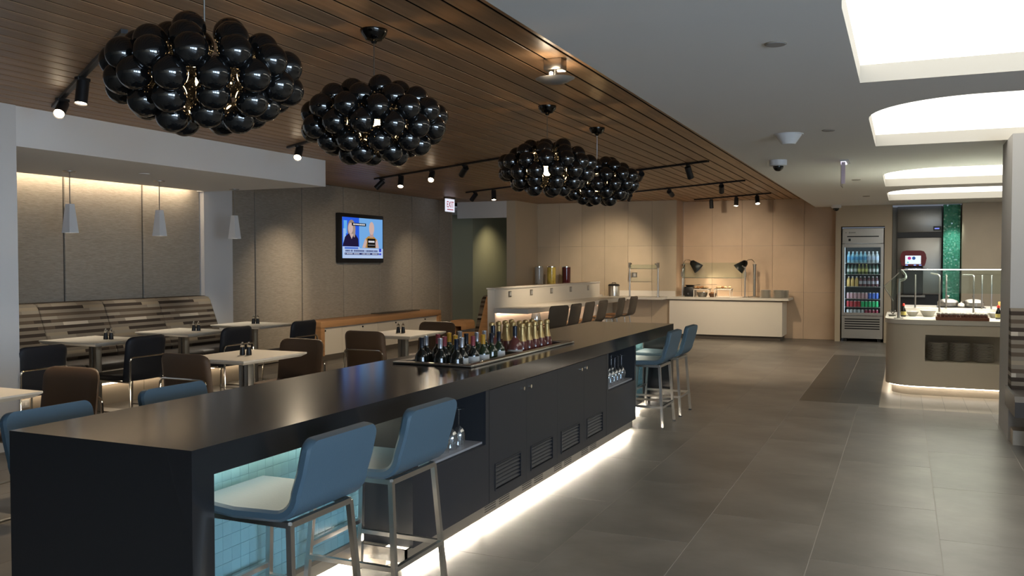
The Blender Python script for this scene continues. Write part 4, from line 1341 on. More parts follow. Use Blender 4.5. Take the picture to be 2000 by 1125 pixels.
ob('dish', G().lathe([(0.07, 0), (0.10, 0.03), (0.096, 0.032), (0.068, 0.005), (0.001, 0.005)], n=24), M['black'], pan)
ob('handle', G().bar((0.09, 0, 0.028), (0.20, 0, 0.045), 0.02, 0.008), M['black'], pan)
ck = thing('chafing_dish', 'oval dark warming dish under the left riser', 'dish', (-3.66, 17.60, 0.82))
ob('dish', G().lathe([(0.08, 0), (0.10, 0.05), (0.105, 0.09), (0.10, 0.09), (0.07, 0.02), (0.001, 0.02)], n=24), M['steel_dk'], ck)
ob('rim', G().tube([(0.104 * math.cos(2 * PI * i / 20), 0.104 * math.sin(2 * PI * i / 20), 0.091) for i in range(20)], 0.005, closed=True), M['chrome'], ck)
# plates
ORD = ['first', 'second', 'third', 'fourth', 'fifth', 'sixth', 'seventh', 'eighth', 'ninth', 'tenth', 'eleventh', 'twelfth', 'thirteenth', 'fourteenth', 'fifteenth']
pl_prof = [(0.045, 0), (0.055, 0.003), (0.105, 0.014), (0.108, 0.017), (0.104, 0.017), (0.055, 0.007), (0.001, 0.006)]
plate_me = mesh_of('plate', G().lathe(pl_prof, n=26), mat('china', (0.78, 0.75, 0.68), 0.3))
def plates(x, y, z, n, where, group, dz=0.0125):
    for i in range(n):
        o = bpy.data.objects.new('plate', plate_me)
        COL.objects.link(o)
        o.location = (x + random.uniform(-0.002, 0.002), y + random.uniform(-0.002, 0.002), z + i * dz)
        pos = 'bottom' if i == 0 else 'top' if i == n - 1 else '%s from the bottom' % ORD[i]
        tag(o, 'white china plate, %s, %s' % (pos, where), 'plate', group)
plates(-2.44, 17.62, 0.82, 12, 'left stack on back counter', 'plates on the back counter')
plates(-2.20, 17.60, 0.82, 12, 'right stack on back counter', 'plates on the back counter')
plates(-2.14, 17.88, 0.82, 11, 'rear stack on back counter', 'plates on the back counter')

# ================================================================== DRINKS FRIDGE
fr = thing('drinks_fridge', 'tall steel glass-door fridge stocked with bottles and cans', 'fridge', (-0.716, 18.0, 0))
fx = 0.365
ob('cabinet', G().box(-fx, -fx + 0.045, 0.03, 0.68, 0.06, 2.15).box(fx - 0.045, fx, 0.03, 0.68, 0.06, 2.15).box(-fx, fx, 0.64, 0.68, 0.06, 2.15).box(-fx, fx, 0.03, 0.68, 1.86, 2.15).box(-fx, fx, 0.03, 0.68, 0.06, 0.47), M['steel_dk'], fr)
hd = ob('header', G().rbox(-fx, fx, 0.0, 0.029, 1.865, 2.15, 0.004, 1), M['steel'], fr)
ob('header_slot', G().box(-0.28, 0.28, -0.003, 0.0, 1.985, 2.005), M['black'], hd)
ob('logo', G().box(-0.31, -0.29, -0.002, 0, 2.06, 2.08).box(-0.25, -0.225, -0.002, 0, 2.055, 2.085).box(-0.22, -0.13, -0.002, 0, 2.06, 2.08), M['steel_dk'], hd)
ob('sticker', G().box(-0.255, -0.215, -0.002, 0, 1.91, 1.955), M['black'], hd)
dr = ob('door_frame', G().box(-fx, -fx + 0.05, 0.0, 0.028, 0.50, 1.85).box(fx - 0.05, fx, 0.0, 0.028, 0.50, 1.85).box(-fx + 0.05, fx - 0.05, 0.0, 0.028, 0.50, 0.55).box(-fx + 0.05, fx - 0.05, 0.0, 0.028, 1.79, 1.85), M['steel'], fr)
ob('door_glass', G().box(-fx + 0.05, fx - 0.05, 0.012, 0.018, 0.55, 1.79), thin_glass('fridge_glass', (0.88, 0.93, 0.95), 0.1), dr)
gr = ob('grille_panel', G().rbox(-fx, fx, 0.0, 0.028, 0.06, 0.49, 0.004, 1), M['steel'], fr)
for j in range(5):
    ob('slot', G().box(-0.31, 0.31, -0.003, 0.0, 0.235 + j * 0.045, 0.258 + j * 0.045), M['black'], gr)
ob('feet', G().box(-0.33, -0.27, 0.05, 0.6, 0, 0.06).box(0.27, 0.33, 0.05, 0.6, 0, 0.06), M['black'], fr)
ob('liner', G().box(-fx + 0.046, fx - 0.046, 0.60, 0.62, 0.47, 1.86), mat('fridge_liner', (0.10, 0.11, 0.12), 0.5), fr)
ob('lamp', G().box(-fx + 0.05, fx - 0.05, 0.035, 0.055, 1.835, 1.85), emis('fridge_lamp', (0.85, 0.95, 1.0), 12.0), fr)
for sx in (-1, 1):
    ob('lamp', G().box(sx * 0.3178 - 0.002, sx * 0.3178 + 0.002, 0.032, 0.06, 0.52, 1.80), emis('fridge_lamp_side', (0.80, 0.92, 1.0), 9.0), fr)
SH = [1.497, 1.282, 1.047, 0.813, 0.656, 0.490]
for z in SH:
    ob('shelf', G().box(-fx + 0.05, fx - 0.05, 0.06, 0.58, z - 0.012, z), M['steel'], fr)
def btl(name, body, cap, label, h, r):
    t = bpy.data.objects.new(name, None)
    COL.objects.link(t)
    t.empty_display_size = 0.02
    ob('body', G().lathe([(r * 0.9, 0), (r, 0.006), (r, h * 0.62), (r * 0.75, h * 0.74), (r * 0.42, h * 0.86), (r * 0.40, h * 0.92)], n=12), body, t)
    ob('cap', G().lathe([(r * 0.48, h * 0.92), (r * 0.48, h), (r * 0.4, h + 0.001)], n=12), cap, t)
    if label:
        ob('label', G().lathe([(r * 1.015, h * 0.25), (r * 1.015, h * 0.56)], n=12, caps=False), label, t)
    return t
def can(name, m):
    t = bpy.data.objects.new(name, None)
    COL.objects.link(t)
    t.empty_display_size = 0.02
    ob('body', G().lathe([(0.024, 0), (0.030, 0.008), (0.030, 0.108)], n=14), m, t)
    ob('lid', G().lathe([(0.030, 0.108), (0.026, 0.118), (0.024, 0.116), (0.001, 0.116)], n=14), M['steel'], t)
    return t
c_ = lambda n, col, r=0.35: mat(n, col, r)
pv = {
    'water': btl('water_bottle', c_('water_blue', (0.25, 0.50, 0.62), 0.1), c_('cap_lt', (0.5, 0.62, 0.7)), c_('lab_blue', (0.10, 0.35, 0.62)), 0.215, 0.033),
    'water2': btl('water_bottle', c_('water_clear', (0.45, 0.52, 0.56), 0.1), c_('cap_wh', (0.7, 0.72, 0.75)), c_('lab_pale', (0.45, 0.55, 0.7)), 0.215, 0.033),
    'green': btl('soda_bottle', c_('bot_green', (0.06, 0.12, 0.09), 0.1), c_('cap_dk', (0.05, 0.06, 0.06)), c_('lab_wh', (0.55, 0.58, 0.55)), 0.185, 0.028),
    'yell': btl('tonic_bottle', c_('bot_olive', (0.15, 0.17, 0.06), 0.1), c_('cap_yel', (0.60, 0.55, 0.12)), c_('lab_yel', (0.62, 0.60, 0.2)), 0.185, 0.028),
    'juice': btl('juice_bottle', c_('juice_or', (0.62, 0.42, 0.14), 0.2), c_('cap_wh2', (0.75, 0.75, 0.75)), None, 0.19, 0.032),
    'berry': btl('juice_bottle', c_('juice_be', (0.13, 0.05, 0.06), 0.15), c_('cap_wh2b', (0.7, 0.7, 0.72)), c_('lab_gr', (0.42, 0.40, 0.45)), 0.19, 0.032),
    'mix': can('soda_can', c_('can_silverred', (0.55, 0.33, 0.36), 0.3)),
    'blue': can('soda_can', c_('can_blue', (0.08, 0.16, 0.55), 0.3)),
    'red': can('soda_can', c_('can_red', (0.45, 0.04, 0.05), 0.3)),
    'grn': can('soda_can', c_('can_green', (0.03, 0.45, 0.16), 0.3)),
    'slv': can('soda_can', c_('can_silver', (0.48, 0.50, 0.52), 0.3)),
    'dred': can('soda_can', c_('can_dred', (0.30, 0.03, 0.06), 0.3))}
fdesc = {'water': ('blue-labelled water bottle on the fridge top shelf', 'bottle'), 'water2': ('clear water bottle with pale label on the fridge top shelf', 'bottle'),
         'green': ('small green soda bottle on the fridge second shelf', 'bottle'), 'yell': ('small yellow-capped tonic bottle on the fridge second shelf', 'bottle'),
         'juice': ('orange juice bottle on the fridge third shelf', 'bottle'), 'berry': ('dark berry juice bottle on the fridge third shelf', 'bottle'),
         'mix': ('silver and red soda can on the fridge fourth shelf', 'can'), 'blue': ('blue soda can on the fridge fourth shelf', 'can'),
         'red': ('red soda can on the fridge fifth shelf', 'can'), 'grn': ('green soda can on the fridge fifth shelf', 'can'),
         'slv': ('silver soda can on the fridge bottom shelf', 'can'), 'dred': ('dark red soda can on the fridge bottom shelf', 'can')}
used = set()
def stock(kinds, z):
    n = len(kinds)
    for i, k in enumerate(kinds):
        x = -0.716 - 0.285 + 0.57 * (i + 0.5) / n
        d, cat = fdesc[k]
        grp = d
        d = '%s, %s from the left' % (d, ORD[i])
        if k not in used:
            used.add(k)
            o = pv[k]
            o.location = (x, 18.12, z)
            tag(o, d, cat, grp)
        else:
            dup(pv[k], (x, 18.12, z), 0, d, grp)
stock(['water'] * 5 + ['water2'] * 3, SH[0])
stock(['green'] * 3 + ['yell'] * 3 + ['green'] * 3, SH[1])
stock(['juice'] * 3 + ['berry'] * 5, SH[2])
stock(['mix'] * 6 + ['blue'] * 3, SH[3])
stock(['red'] * 4 + ['grn'] * 5, SH[4])
stock(['slv'] * 5 + ['dred'] * 4, SH[5])
# ================================================================== SODA RECESS
im = thing('ice_machine', 'tall dull steel ice machine with black band in wall recess', 'ice machine', (0.26, 18.45, 0))
ob('lower_body', G().rbox(-0.385, 0.385, -0.10, 0.38, 0.90, 1.975, 0.01, 2), M['steel_dk'], im)
ob('black_band', G().box(-0.385, 0.385, -0.12, 0.38, 1.976, 2.07), M['black'], im)
ob('upper_body', G().rbox(-0.385, 0.385, -0.13, 0.38, 2.071, 2.56, 0.01, 2), M['steel_dk'], im)
ob('display', G().box(0.235, 0.375, -0.142, -0.13, 2.10, 2.18), M['black'], im)
ob('display_lamp', G().box(0.255, 0.335, -0.144, -0.142, 2.125, 2.15), emis('ice_display', (0.25, 0.3, 0.9), 0.9), im)
ob('stand', G().box(-0.385, 0.385, -0.05, 0.38, 0.0, 0.90), M['black'], im)
sd = thing('soda_dispenser', 'red-headed soda dispenser with a white touch screen', 'soda dispenser', (0.155, 18.05, 0))
ob('pedestal', G().box(-0.20, 0.20, -0.02, 0.26, 0.0, 0.86), M['black'], sd)
ob('drip_tray', G().rbox(-0.21, 0.21, -0.10, 0.26, 0.86, 0.90, 0.006, 1), M['steel_dk'], sd)
ob('column', G().rbox(-0.17, 0.17, 0.08, 0.26, 0.90, 1.44, 0.01, 1), M['black'], sd)
hs = [(-0.21, 1.50), (-0.19, 1.44), (0.19, 1.44), (0.21, 1.50), (0.225, 1.58), (0.21, 1.66), (0.18, 1.71), (0.12, 1.725), (-0.12, 1.725), (-0.18, 1.71), (-0.21, 1.66), (-0.225, 1.58)]
ob('head', G().prism(hs, -0.06, 0.25, 'y'), mat('dispenser_red', (0.16, 0.014, 0.02), 0.3), sd)
ob('nozzle', G().cyl((-0.02, -0.02, 1.44), (-0.02, -0.02, 1.36), 0.03, 0.02), M['black'], sd)
s_ = ob('touch_screen', G().box(-0.135, 0.13, -0.066, -0.06, 1.475, 1.63), emis('soda_screen', (0.80, 0.93, 1.0), 1.1), sd)
ob('icon', G().cyl((-0.065, -0.066, 1.583), (-0.065, -0.0675, 1.583), 0.030, n=20), emis('icon_pink', (0.75, 0.06, 0.35), 0.7), s_)
ob('icon', G().cyl((0.01, -0.066, 1.583), (0.01, -0.0675, 1.583), 0.030, n=20), emis('icon_blue', (0.05, 0.15, 0.45), 0.7), s_)
ob('icon', G().cyl((-0.09, -0.066, 1.505), (-0.09, -0.0675, 1.505), 0.016, n=16), emis('icon_cyan', (0.25, 0.75, 0.85), 0.9), s_)
for dx in (-0.11, 0.03, 0.12):
    ob('indicator', G().box(dx - 0.02, dx + 0.02, -0.063, -0.06, 1.448, 1.460), emis('soda_led', (0.2, 0.4, 1.0), 1.5), sd)
mp_ = thing('mosaic_pillar', 'green glass mosaic strip glittering beside the soda recess', 'mosaic pillar', (0.80, 18.2, 0))
ob('core', G().box(-0.14, 0.14, 0.02, 0.3, 0, 2.575), mat('mosaic_back', (0.03, 0.09, 0.07), 0.6), mp_)
g = G()
rq = random.Random(5)
for i in range(11):
    for j in range(100):
        x0, z0 = -0.14 + i * 0.0254, j * 0.0257
        ta, tb = rq.uniform(-0.006, 0.006), rq.uniform(-0.006, 0.006)
        g.add([(x0, 0.006 + ta, z0), (x0 + 0.024, 0.006 - ta, z0), (x0 + 0.024, 0.006 - ta + tb, z0 + 0.024), (x0, 0.006 + ta + tb, z0 + 0.024), (x0, 0.02, z0), (x0 + 0.024, 0.02, z0), (x0 + 0.024, 0.02, z0 + 0.024), (x0, 0.02, z0 + 0.024)], [(0, 1, 2, 3), (0, 4, 5, 1), (1, 5, 6, 2), (2, 6, 7, 3), (3, 7, 4, 0)])
ob('mosaic_tiles', g, mat('mosaic_green', (0.09, 0.40, 0.28), 0.15, spec=0.8), mp_, angle=5)['kind'] = 'stuff'
light('SPOT', 'pillar_light_added', (0.86, 17.7, 2.5), 40, (0.85, 1.0, 0.92), aim=(0.80, 18.2, 1.75), spot=42, blend=1.0)  # added spot without a fixture, lights the mosaic

# ================================================================== ROUNDED BUFFET ISLAND
def bo(d=0.0, xr=1.75, yb_=12.6):
    """outline with a rounded near-left corner, offset by d"""
    r = 0.34 + d
    pts = [(xr, 10.95 - d)] + [(x_, y_) for x_, y_ in arc(-0.183 + 0.34, 10.95 + 0.34, r, 270, 180, 12)] + [(-0.183 - d, yb_), (xr, yb_)]
    return pts[::-1]
sb_ = thing('salad_buffet', 'rounded taupe buffet island with glowing base and white top', 'buffet counter', (0.8, 11.8, 0))
def sp(name, g, m, par=None):
    o = ob(name, g, m, par or sb_)
    if par is None:
        o.location = (-0.8, -11.8, 0)
    return o
sp('lower_body', G().prism(bo(), 0.105, 0.389), M['buff'])
sp('upper_body', G().prism(bo(), 0.689, 0.800), M['buff'])
left = [(0.227, 10.95)] + arc(-0.183 + 0.34, 10.95 + 0.34, 0.34, 270, 180, 12) + [(-0.183, 12.6), (0.227, 12.6)]
sp('corner_body', G().prism(left[::-1], 0.389, 0.689), M['buff'])
sp('niche_back', G().box(0.227, 1.75, 11.38, 12.6, 0.389, 0.689), M['buff'])
sp('kick', G().prism(bo(-0.07), 0.0, 0.105), M['tile_pale'])
sp('worktop', G().prism(bo(0.012), 0.804, 0.855), M['stone'])
sp('joint', G().prism(bo(-0.006), 0.80, 0.804), M['gap'])
ledp = [(p[0], p[1], 0.098) for p in arc(-0.183 + 0.34, 10.95 + 0.34, 0.305, 180, 270, 10)]
path = [(-0.148, 12.5, 0.098)] + ledp + [(1.7, 10.985, 0.098)]
sp('led_strip', G().tube(path, 0.006, 6), emis('buffet_led', C_WHITE, 16.0))
sp('raised_tier', G().rbox(0.0, 1.75, 11.85, 12.55, 0.855, 0.955, 0.006, 1), M['stone'])
sp('hot_plate', G().box(0.38, 0.90, 11.90, 12.35, 0.955, 0.962), M['black'])
for xx, w_ in ((0.355, 'left'), (0.585, 'middle'), (0.82, 'right')):
    plates(xx, 11.14, 0.389, 15, '%s stack in the buffet niche' % w_, 'plates in the buffet niche', 0.0135)
# sneeze guard
sg = thing('buffet_guard', 'large glass sneeze guard with steel posts over the white buffet top', 'sneeze guard', (0.45, 11.3, 0.855))
for xx in (-0.50, 1.2):
    ob('post', G().cyl((xx, -0.13, 0.006), (xx, -0.13, 0.46), 0.017, n=16).cyl((xx, -0.13, 0), (xx, -0.13, 0.01), 0.05, n=20), M['steel'], sg)
    ob('hinge', G().tube(bend([(xx + 0.015, -0.13, 0.44), (xx + 0.07, -0.13, 0.46), (xx + 0.07, -0.05, 0.50), (xx + 0.03, -0.02, 0.55)], 0.03), 0.014), M['steel'], sg)
for xx in (-0.32, 0.02, 0.40, 0.50):
    ob('rear_post', G().cyl((xx, 0.55, 0.10), (xx, 0.55, 0.50), 0.010, n=12), M['steel'], sg)
ob('gooseneck', G().tube(bend([(0.30, 0.35, 0.0), (0.30, 0.35, 0.50), (0.18, 0.35, 0.50)], 0.03), 0.010), M['steel'], sg)
ob('gooseneck', G().tube(bend([(-0.06, 0.35, 0.0), (-0.06, 0.35, 0.50), (-0.16, 0.35, 0.52)], 0.03), 0.010), M['steel'], sg)
ob('top_pane', G().box(-0.52, 1.25, -0.22, 0.55, 0.57, 0.578), M['glass'], sg)
ob('front_pane', G().box(-0.50, 1.25, -0.20, -0.194, 0.30, 0.565), M['glass'], sg)
ob('side_pane', G().add([(-0.50, -0.12, 0.53), (-0.66, -0.16, 0.37), (-0.56, -0.15, 0.20), (-0.50, -0.12, 0.28), (-0.506, -0.11, 0.53), (-0.666, -0.15, 0.37), (-0.566, -0.14, 0.20), (-0.506, -0.11, 0.28)], [(0, 1, 2, 3), (7, 6, 5, 4), (0, 4, 5, 1), (1, 5, 6, 2), (2, 6, 7, 3), (3, 7, 4, 0)]), M['glass'], sg)
ob('side_rod', G().tube([(-0.50, -0.12, 0.53), (-0.66, -0.16, 0.37), (-0.56, -0.15, 0.20)], 0.006), M['steel'], sg)
ob('light_bar', G().box(-0.48, 1.25, -0.215, -0.20, 0.560, 0.567), emis('guard_led', (1.0, 0.93, 0.78), 0.9), sg)
ob('light_bar', G().box(-0.40, 1.25, 0.20, 0.24, 0.562, 0.567), emis('guard_led_added', (1.0, 0.93, 0.78), 110.0), sg)  # assumed hidden bar, added to brighten the counter and ceiling
# buffet food things
def sauce(lab, x, y):
    t = thing('sauce_bottle', lab, 'sauce bottle', (x, y, 0.855), 0, 'sauce bottles on the buffet')
    ob('body', G().lathe([(0.026, 0), (0.030, 0.006), (0.029, 0.075), (0.014, 0.115), (0.012, 0.13)], n=16), M['bottle_dk'], t)
    ob('cap', G().lathe([(0.016, 0.128), (0.016, 0.150), (0.010, 0.160)], n=16), mat('cap_red', (0.6, 0.05, 0.03), 0.4), t)
    ob('label', G().lathe([(0.0305, 0.02), (0.0300, 0.062)], n=16, caps=False), mat('label_yellow', (0.6, 0.5, 0.15), 0.5), t)
    return t
sauce('red-capped sauce bottle beside the left guard post', 0.0, 11.55)
sauce('red-capped sauce bottle by the column at right', 0.99, 11.45)
def bowl(lab, x, y, z, r):
    t = thing('serving_bowl', lab, 'bowl', (x, y, z), 0, 'white bowls on the buffet')
    ob('dish', G().lathe([(r * 0.5, 0), (r * 0.62, 0.01), (r, r * 0.85), (r * 0.97, r * 0.87), (r * 0.6, 0.016), (0.001, 0.014)], n=24), MATS['china'], t)
    ob('filling', G().lathe([(r * 0.55, 0.014), (r * 0.92, r * 0.75), (r * 0.5, r * 0.92), (0.001, r * 0.98)], n=20), M['stone'], t)
    return t
bowl('white bowl of food, first from the left guard post', 0.10, 11.68, 0.855, 0.07)
bowl('wide white bowl left of the hot plate', 0.27, 11.66, 0.855, 0.09)
bowl('white bowl right of the hot plate', 0.84, 11.62, 0.855, 0.08)
bowl('white bowl of food in front of the column', 0.97, 11.66, 0.855, 0.07)
def pot(lab, x):
    t = thing('soup_pot', lab, 'soup pot', (x, 12.12, 0.962), 0, 'soup pots on the hot plate')
    ob('pot', G().lathe([(0.10, 0), (0.115, 0.006), (0.115, 0.045), (0.120, 0.05)], n=28), M['steel'], t)
    ob('lid', G().lathe([(0.120, 0.05), (0.105, 0.072), (0.06, 0.090), (0.012, 0.096)], n=28), M['steel'], t)
    ob('knob', G().lathe([(0.006, 0.096), (0.006, 0.115), (0.020, 0.124), (0.018, 0.134), (0.002, 0.138)], n=16), M['chrome'], t)
    return t
pot('lidded steel soup pot, left of the two on the hot plate', 0.50)
pot('lidded steel soup pot, right of the two on the hot plate', 0.78)
sgb = thing('sugar_bowl', 'small white lidded sugar bowl between the soup pots', 'sugar bowl', (0.64, 12.0, 0.962))
ob('dish', G().lathe([(0.028, 0), (0.038, 0.012), (0.036, 0.035)], n=18), MATS['china'], sgb)
ob('lid', G().lathe([(0.037, 0.035), (0.022, 0.048), (0.006, 0.052), (0.009, 0.060), (0.001, 0.064)], n=18), MATS['china'], sgb)
ct = thing('cake_tray', 'brown wooden tray of frosted cake at the buffet front', 'cake tray', (0.60, 11.06, 0.855))
ob('tray', G().rbox(-0.265, 0.265, -0.08, 0.10, 0, 0.038, 0.004, 1), mat('tray_brown', (0.20, 0.075, 0.035), 0.5), ct)
rq = random.Random(11)
g, g2 = G(), G()
for i in range(26):
    px, py = -0.235 + 0.47 * (i % 13) / 12, -0.04 + 0.09 * (i // 13)
    g.rbox(px - 0.017, px + 0.017, py - 0.03, py + 0.03, 0.038, 0.058 + rq.uniform(0, 0.008), 0.004, 1)
    g2.sphere((px + rq.uniform(-0.005, 0.005), py, 0.072), 0.023, 10, 6, 0.6)
ob('cake_pieces', g, mat('cake_brown', (0.16, 0.06, 0.035), 0.7), ct)['kind'] = 'stuff'
ob('cream', g2, mat('cream', (0.68, 0.62, 0.55), 0.6), ct)['kind'] = 'stuff'
bxo = thing('juice_carton', 'orange and white carton behind sauce bottle beside the column', 'carton', (1.06, 11.75, 0.855))
ob('carton_body', G().rbox(-0.045, 0.045, -0.045, 0.045, 0, 0.13, 0.004, 1), M['paper'], bxo)
ob('carton_top', G().rbox(-0.045, 0.045, -0.045, 0.045, 0.131, 0.19, 0.004, 1), mat('carton_orange', (0.72, 0.36, 0.10), 0.5), bxo)
tn = thing('utensil_stand', 'small dark utensil stand on the buffet left corner', 'utensil stand', (-0.12, 11.62, 0.855))
ob('dish', G().lathe([(0.04, 0), (0.05, 0.02), (0.045, 0.022), (0.001, 0.008)], n=18), M['steel_dk'], tn)
ob('handle', G().tube([(0, 0, 0.01), (0.03, -0.02, 0.07)], 0.006).tube([(0.01, 0.01, 0.01), (-0.03, 0.0, 0.075)], 0.006), M['steel_dk'], tn)

# ================================================================== BOOTH BY THE RIGHT COLUMN
rb = thing('corner_booth', 'striped booth bench with black seat by the right column', 'banquette', (1.4, 8.2, 0))
ob('back_cushion', G().prism([(0.0, 0.47), (0.26, 0.47), (0.26, 1.12), (0.16, 1.12), (0.12, 1.09)], -0.59, 0.8, 'x'), M['striped_x'], rb, angle=50)
ob('seat_cushion', G().prism([(-0.46, 0.31), (0.26, 0.31), (0.26, 0.469), (-0.42, 0.469), (-0.47, 0.43)], -0.61, 0.8, 'x'), M['seat_bl'], rb)
ob('plinth', G().box(-0.40, 0.8, -0.15, 0.26, 0, 0.31), M['plinth'], rb)

# ================================================================== BUBBLE CHANDELIERS
ball_me = mesh_of('glass_ball', G().sphere((0, 0, 0), 0.066, 28, 18), M['ball'])
RINGS = [(0.160, 5, 0.135, 0.0), (0.105, 9, 0.245, 0.3), (0.036, 13, 0.330, 0.0), (-0.044, 13, 0.325, 0.24), (-0.114, 9, 0.240, 0.0), (-0.165, 5, 0.132, 0.5)]
def chandelier(lab):
    t = thing('bubble_chandelier', lab, 'chandelier')
    t['group'] = 'bubble chandeliers over the bar'
    for z, n, r, ph in RINGS:
        for i in range(n):
            a = 2 * PI * i / n + ph
            jr = 1 + 0.02 * math.sin(i * 2.3 + z * 30)
            ob('glass_ball', ball_me, None, t, (r * jr * math.cos(a), r * jr * math.sin(a), z + 0.008 * math.sin(i * 1.7)))
    ob('bulb', G().sphere((0, 0, -0.02), 0.038, 16, 12, 1.15), M['bulb'], t)
    ob('lamp_holder', G().lathe([(0.022, 0.03), (0.022, 0.10), (0.008, 0.11)], n=16), M['steel_dk'], t)
    ob('inner_frame', G().tube([(0.06 * math.cos(2 * PI * i / 24), 0.06 * math.sin(2 * PI * i / 24), 0.10) for i in range(24)], 0.004, 6, closed=True), M['steel_dk'], t)
    ob('cord', G().cyl((0, 0, 0.10), (0, 0, ZW - 2.262 - 0.055), 0.0035, n=6), M['steel_dk'], t)
    zc_ = ZW - 2.262
    ob('canopy', G().lathe([(0.012, zc_ - 0.075), (0.018, zc_ - 0.062), (0.045, zc_ - 0.055), (0.068, zc_ - 0.025), (0.074, zc_ - 0.004), (0.074, zc_)], n=24), mat('canopy_black_chrome', (0.05, 0.048, 0.045), 0.12, metal=1.0), t)
    return t
ch = chandelier('cluster of dark glass balls, the largest chandelier nearest the camera')
ch.location = (-2.633, 2.83, 2.262)
cl_ = ['dark glass ball chandelier, second from camera, above the near bar', 'dark glass ball chandelier, third from camera, overlapping the last one', 'dark glass ball chandelier farthest from the camera']
for i, yy in enumerate((4.10, 6.64, 7.90)):
    dup(ch, (-2.633, yy, 2.262), 0.5 + i * 0.7, cl_[i])

# ================================================================== TRACK LIGHTS
TRK = [((-3.85, 3.54), (-6.212, 5.0)), ((-4.3, 6.72), (-6.10, 7.79)), ((-3.5, 9.08), (-7.214, 11.24)), ((-2.213, 10.937), (-7.111, 14.05)), ((-2.225, 13.717), (-5.2, 15.71)), ((-2.201, 16.403), (-3.799, 17.481))]
tlab = ['black ceiling track behind the nearest chandelier', 'short black ceiling track left of second chandelier', 'black ceiling track over the oak cabinet aisle', 'long black ceiling track in front of the exit sign', 'black ceiling track over the white ledge end', 'black ceiling track closest to the back wall']
HEADS = [  # track, x, aim, lit spot energy factor
    (0, -5.80, (-4.3, 2.6, 0.6), 0.25), (0, -5.02, (-4.9, 3.9, 0.7), 1.0), (1, -5.83, (-4.95, 5.8, 0.7), 1.7),
    (2, -7.02, (-8.53, 10.6, 1.1), 0.9), (2, -6.52, (-5.9, 9.4, 0.0), 0.6), (2, -5.78, (-5.1, 8.4, 0.7), 1.6), (2, -5.08, (-8.1, 12.4, 0.35), 1.9),
    (3, -6.86, (-8.53, 14.6, 1.1), 0.5), (3, -6.35, (-6.0, 13.0, 0.0), 0.5), (3, -3.24, (-5.4, 15.4, 0.9), 1.2), (3, -2.50, (-2.0, 12.6, 0.0), 2.2), (3, -4.6, (-5.5, 13.3, 0.9), 1.1),
    (4, -4.45, (-5.6, 17.6, 1.3), 1.9), (4, -3.60, (-3.1, 18.2, 1.35), 1.3), (4, -2.62, (-3.2, 17.45, 0.4), 1.5),
    (5, -3.42, (-3.4, 17.7, 0.8), 0.35), (5, -2.88, (-2.9, 16.2, 0.0), 1.1), (5, -2.46, (-2.0, 15.3, 0.0), 1.5)]
HL = ['nearest the white column on the near track', 'second on the near track, beside the nearest chandelier', 'on the short track left of the second chandelier',
      'leftmost on the track over the oak cabinet', 'second on the track over the oak cabinet, lamp glowing', 'third on the track over the oak cabinet, lamp glowing', 'rightmost on the track over the oak cabinet',
      'leftmost on the long track by the exit sign', 'second on the long track by the exit sign, lamp glowing', 'on the long track right of the chandeliers, turned away', 'rightmost on the long track, lamp glowing', 'on the long track hidden behind the chandeliers',
      'leftmost on the track over the white ledge', 'tilted one in the middle of the ledge track', 'rightmost on the track over the white ledge',
      'leftmost on the track closest to the back wall', 'middle one on the track closest to the back wall', 'rightmost on the track closest to the back wall']
def yt(k, x):
    (xa, ya2), (xb, yb2) = TRK[k]
    return ya2 + (yb2 - ya2) * (x - xa) / (xb - xa)
for k, (a, b) in enumerate(TRK):
    t = thing('ceiling_track', tlab[k], 'light track', ((a[0] + b[0]) / 2, (a[1] + b[1]) / 2, ZW))
    dx, dy = (b[0] - a[0]) / 2, (b[1] - a[1]) / 2
    ob('rail', G().bar((-dx, -dy, -0.012), (dx, dy, -0.012), 0.035, 0.022), M['black'], t)
    ob('groove', G().bar((-dx, -dy, -0.0235), (dx, dy, -0.0235), 0.012, 0.001), M['bar'], t)
for (k, x, aim, ef), hl in zip(HEADS, HL):
    y = yt(k, x)
    t = thing('track_spotlight', 'black cylinder spotlight ' + hl, 'spotlight', (x, y, ZW - 0.024), 0, 'track spotlights')
    d = (Vector(aim) - Vector((x, y, ZW - 0.12))).normalized()
    piv = Vector((0, 0, -0.055))
    ob('adapter', G().rbox(-0.02, 0.02, -0.05, 0.05, -0.022, 0.0, 0.004, 1).cyl((0, 0, -0.022), (0, 0, -0.06), 0.009, n=10), M['black'], t)
    p0, p1 = piv - d * 0.03, piv + d * 0.125
    hd = ob('head', G().cyl(p0, p1, 0.040, n=22, caps=False).cyl(p0, p0 - d * 0.002, 0.040, 0.038, n=22), M['black'], t)
    ob('lens', G().cyl(p1 - d * 0.012, p1 - d * 0.008, 0.036, n=22), M['lamp_face'], hd)
    pw = Vector((x, y, ZW - 0.024)) + p1 + d * 0.01
    light('SPOT', 'spot_beam', pw, P_SPOT * ef, C_WARM, aim=pw + d, spot=(54 if aim[2] > 1.0 else 72), blend=1.0, radius=0.03)

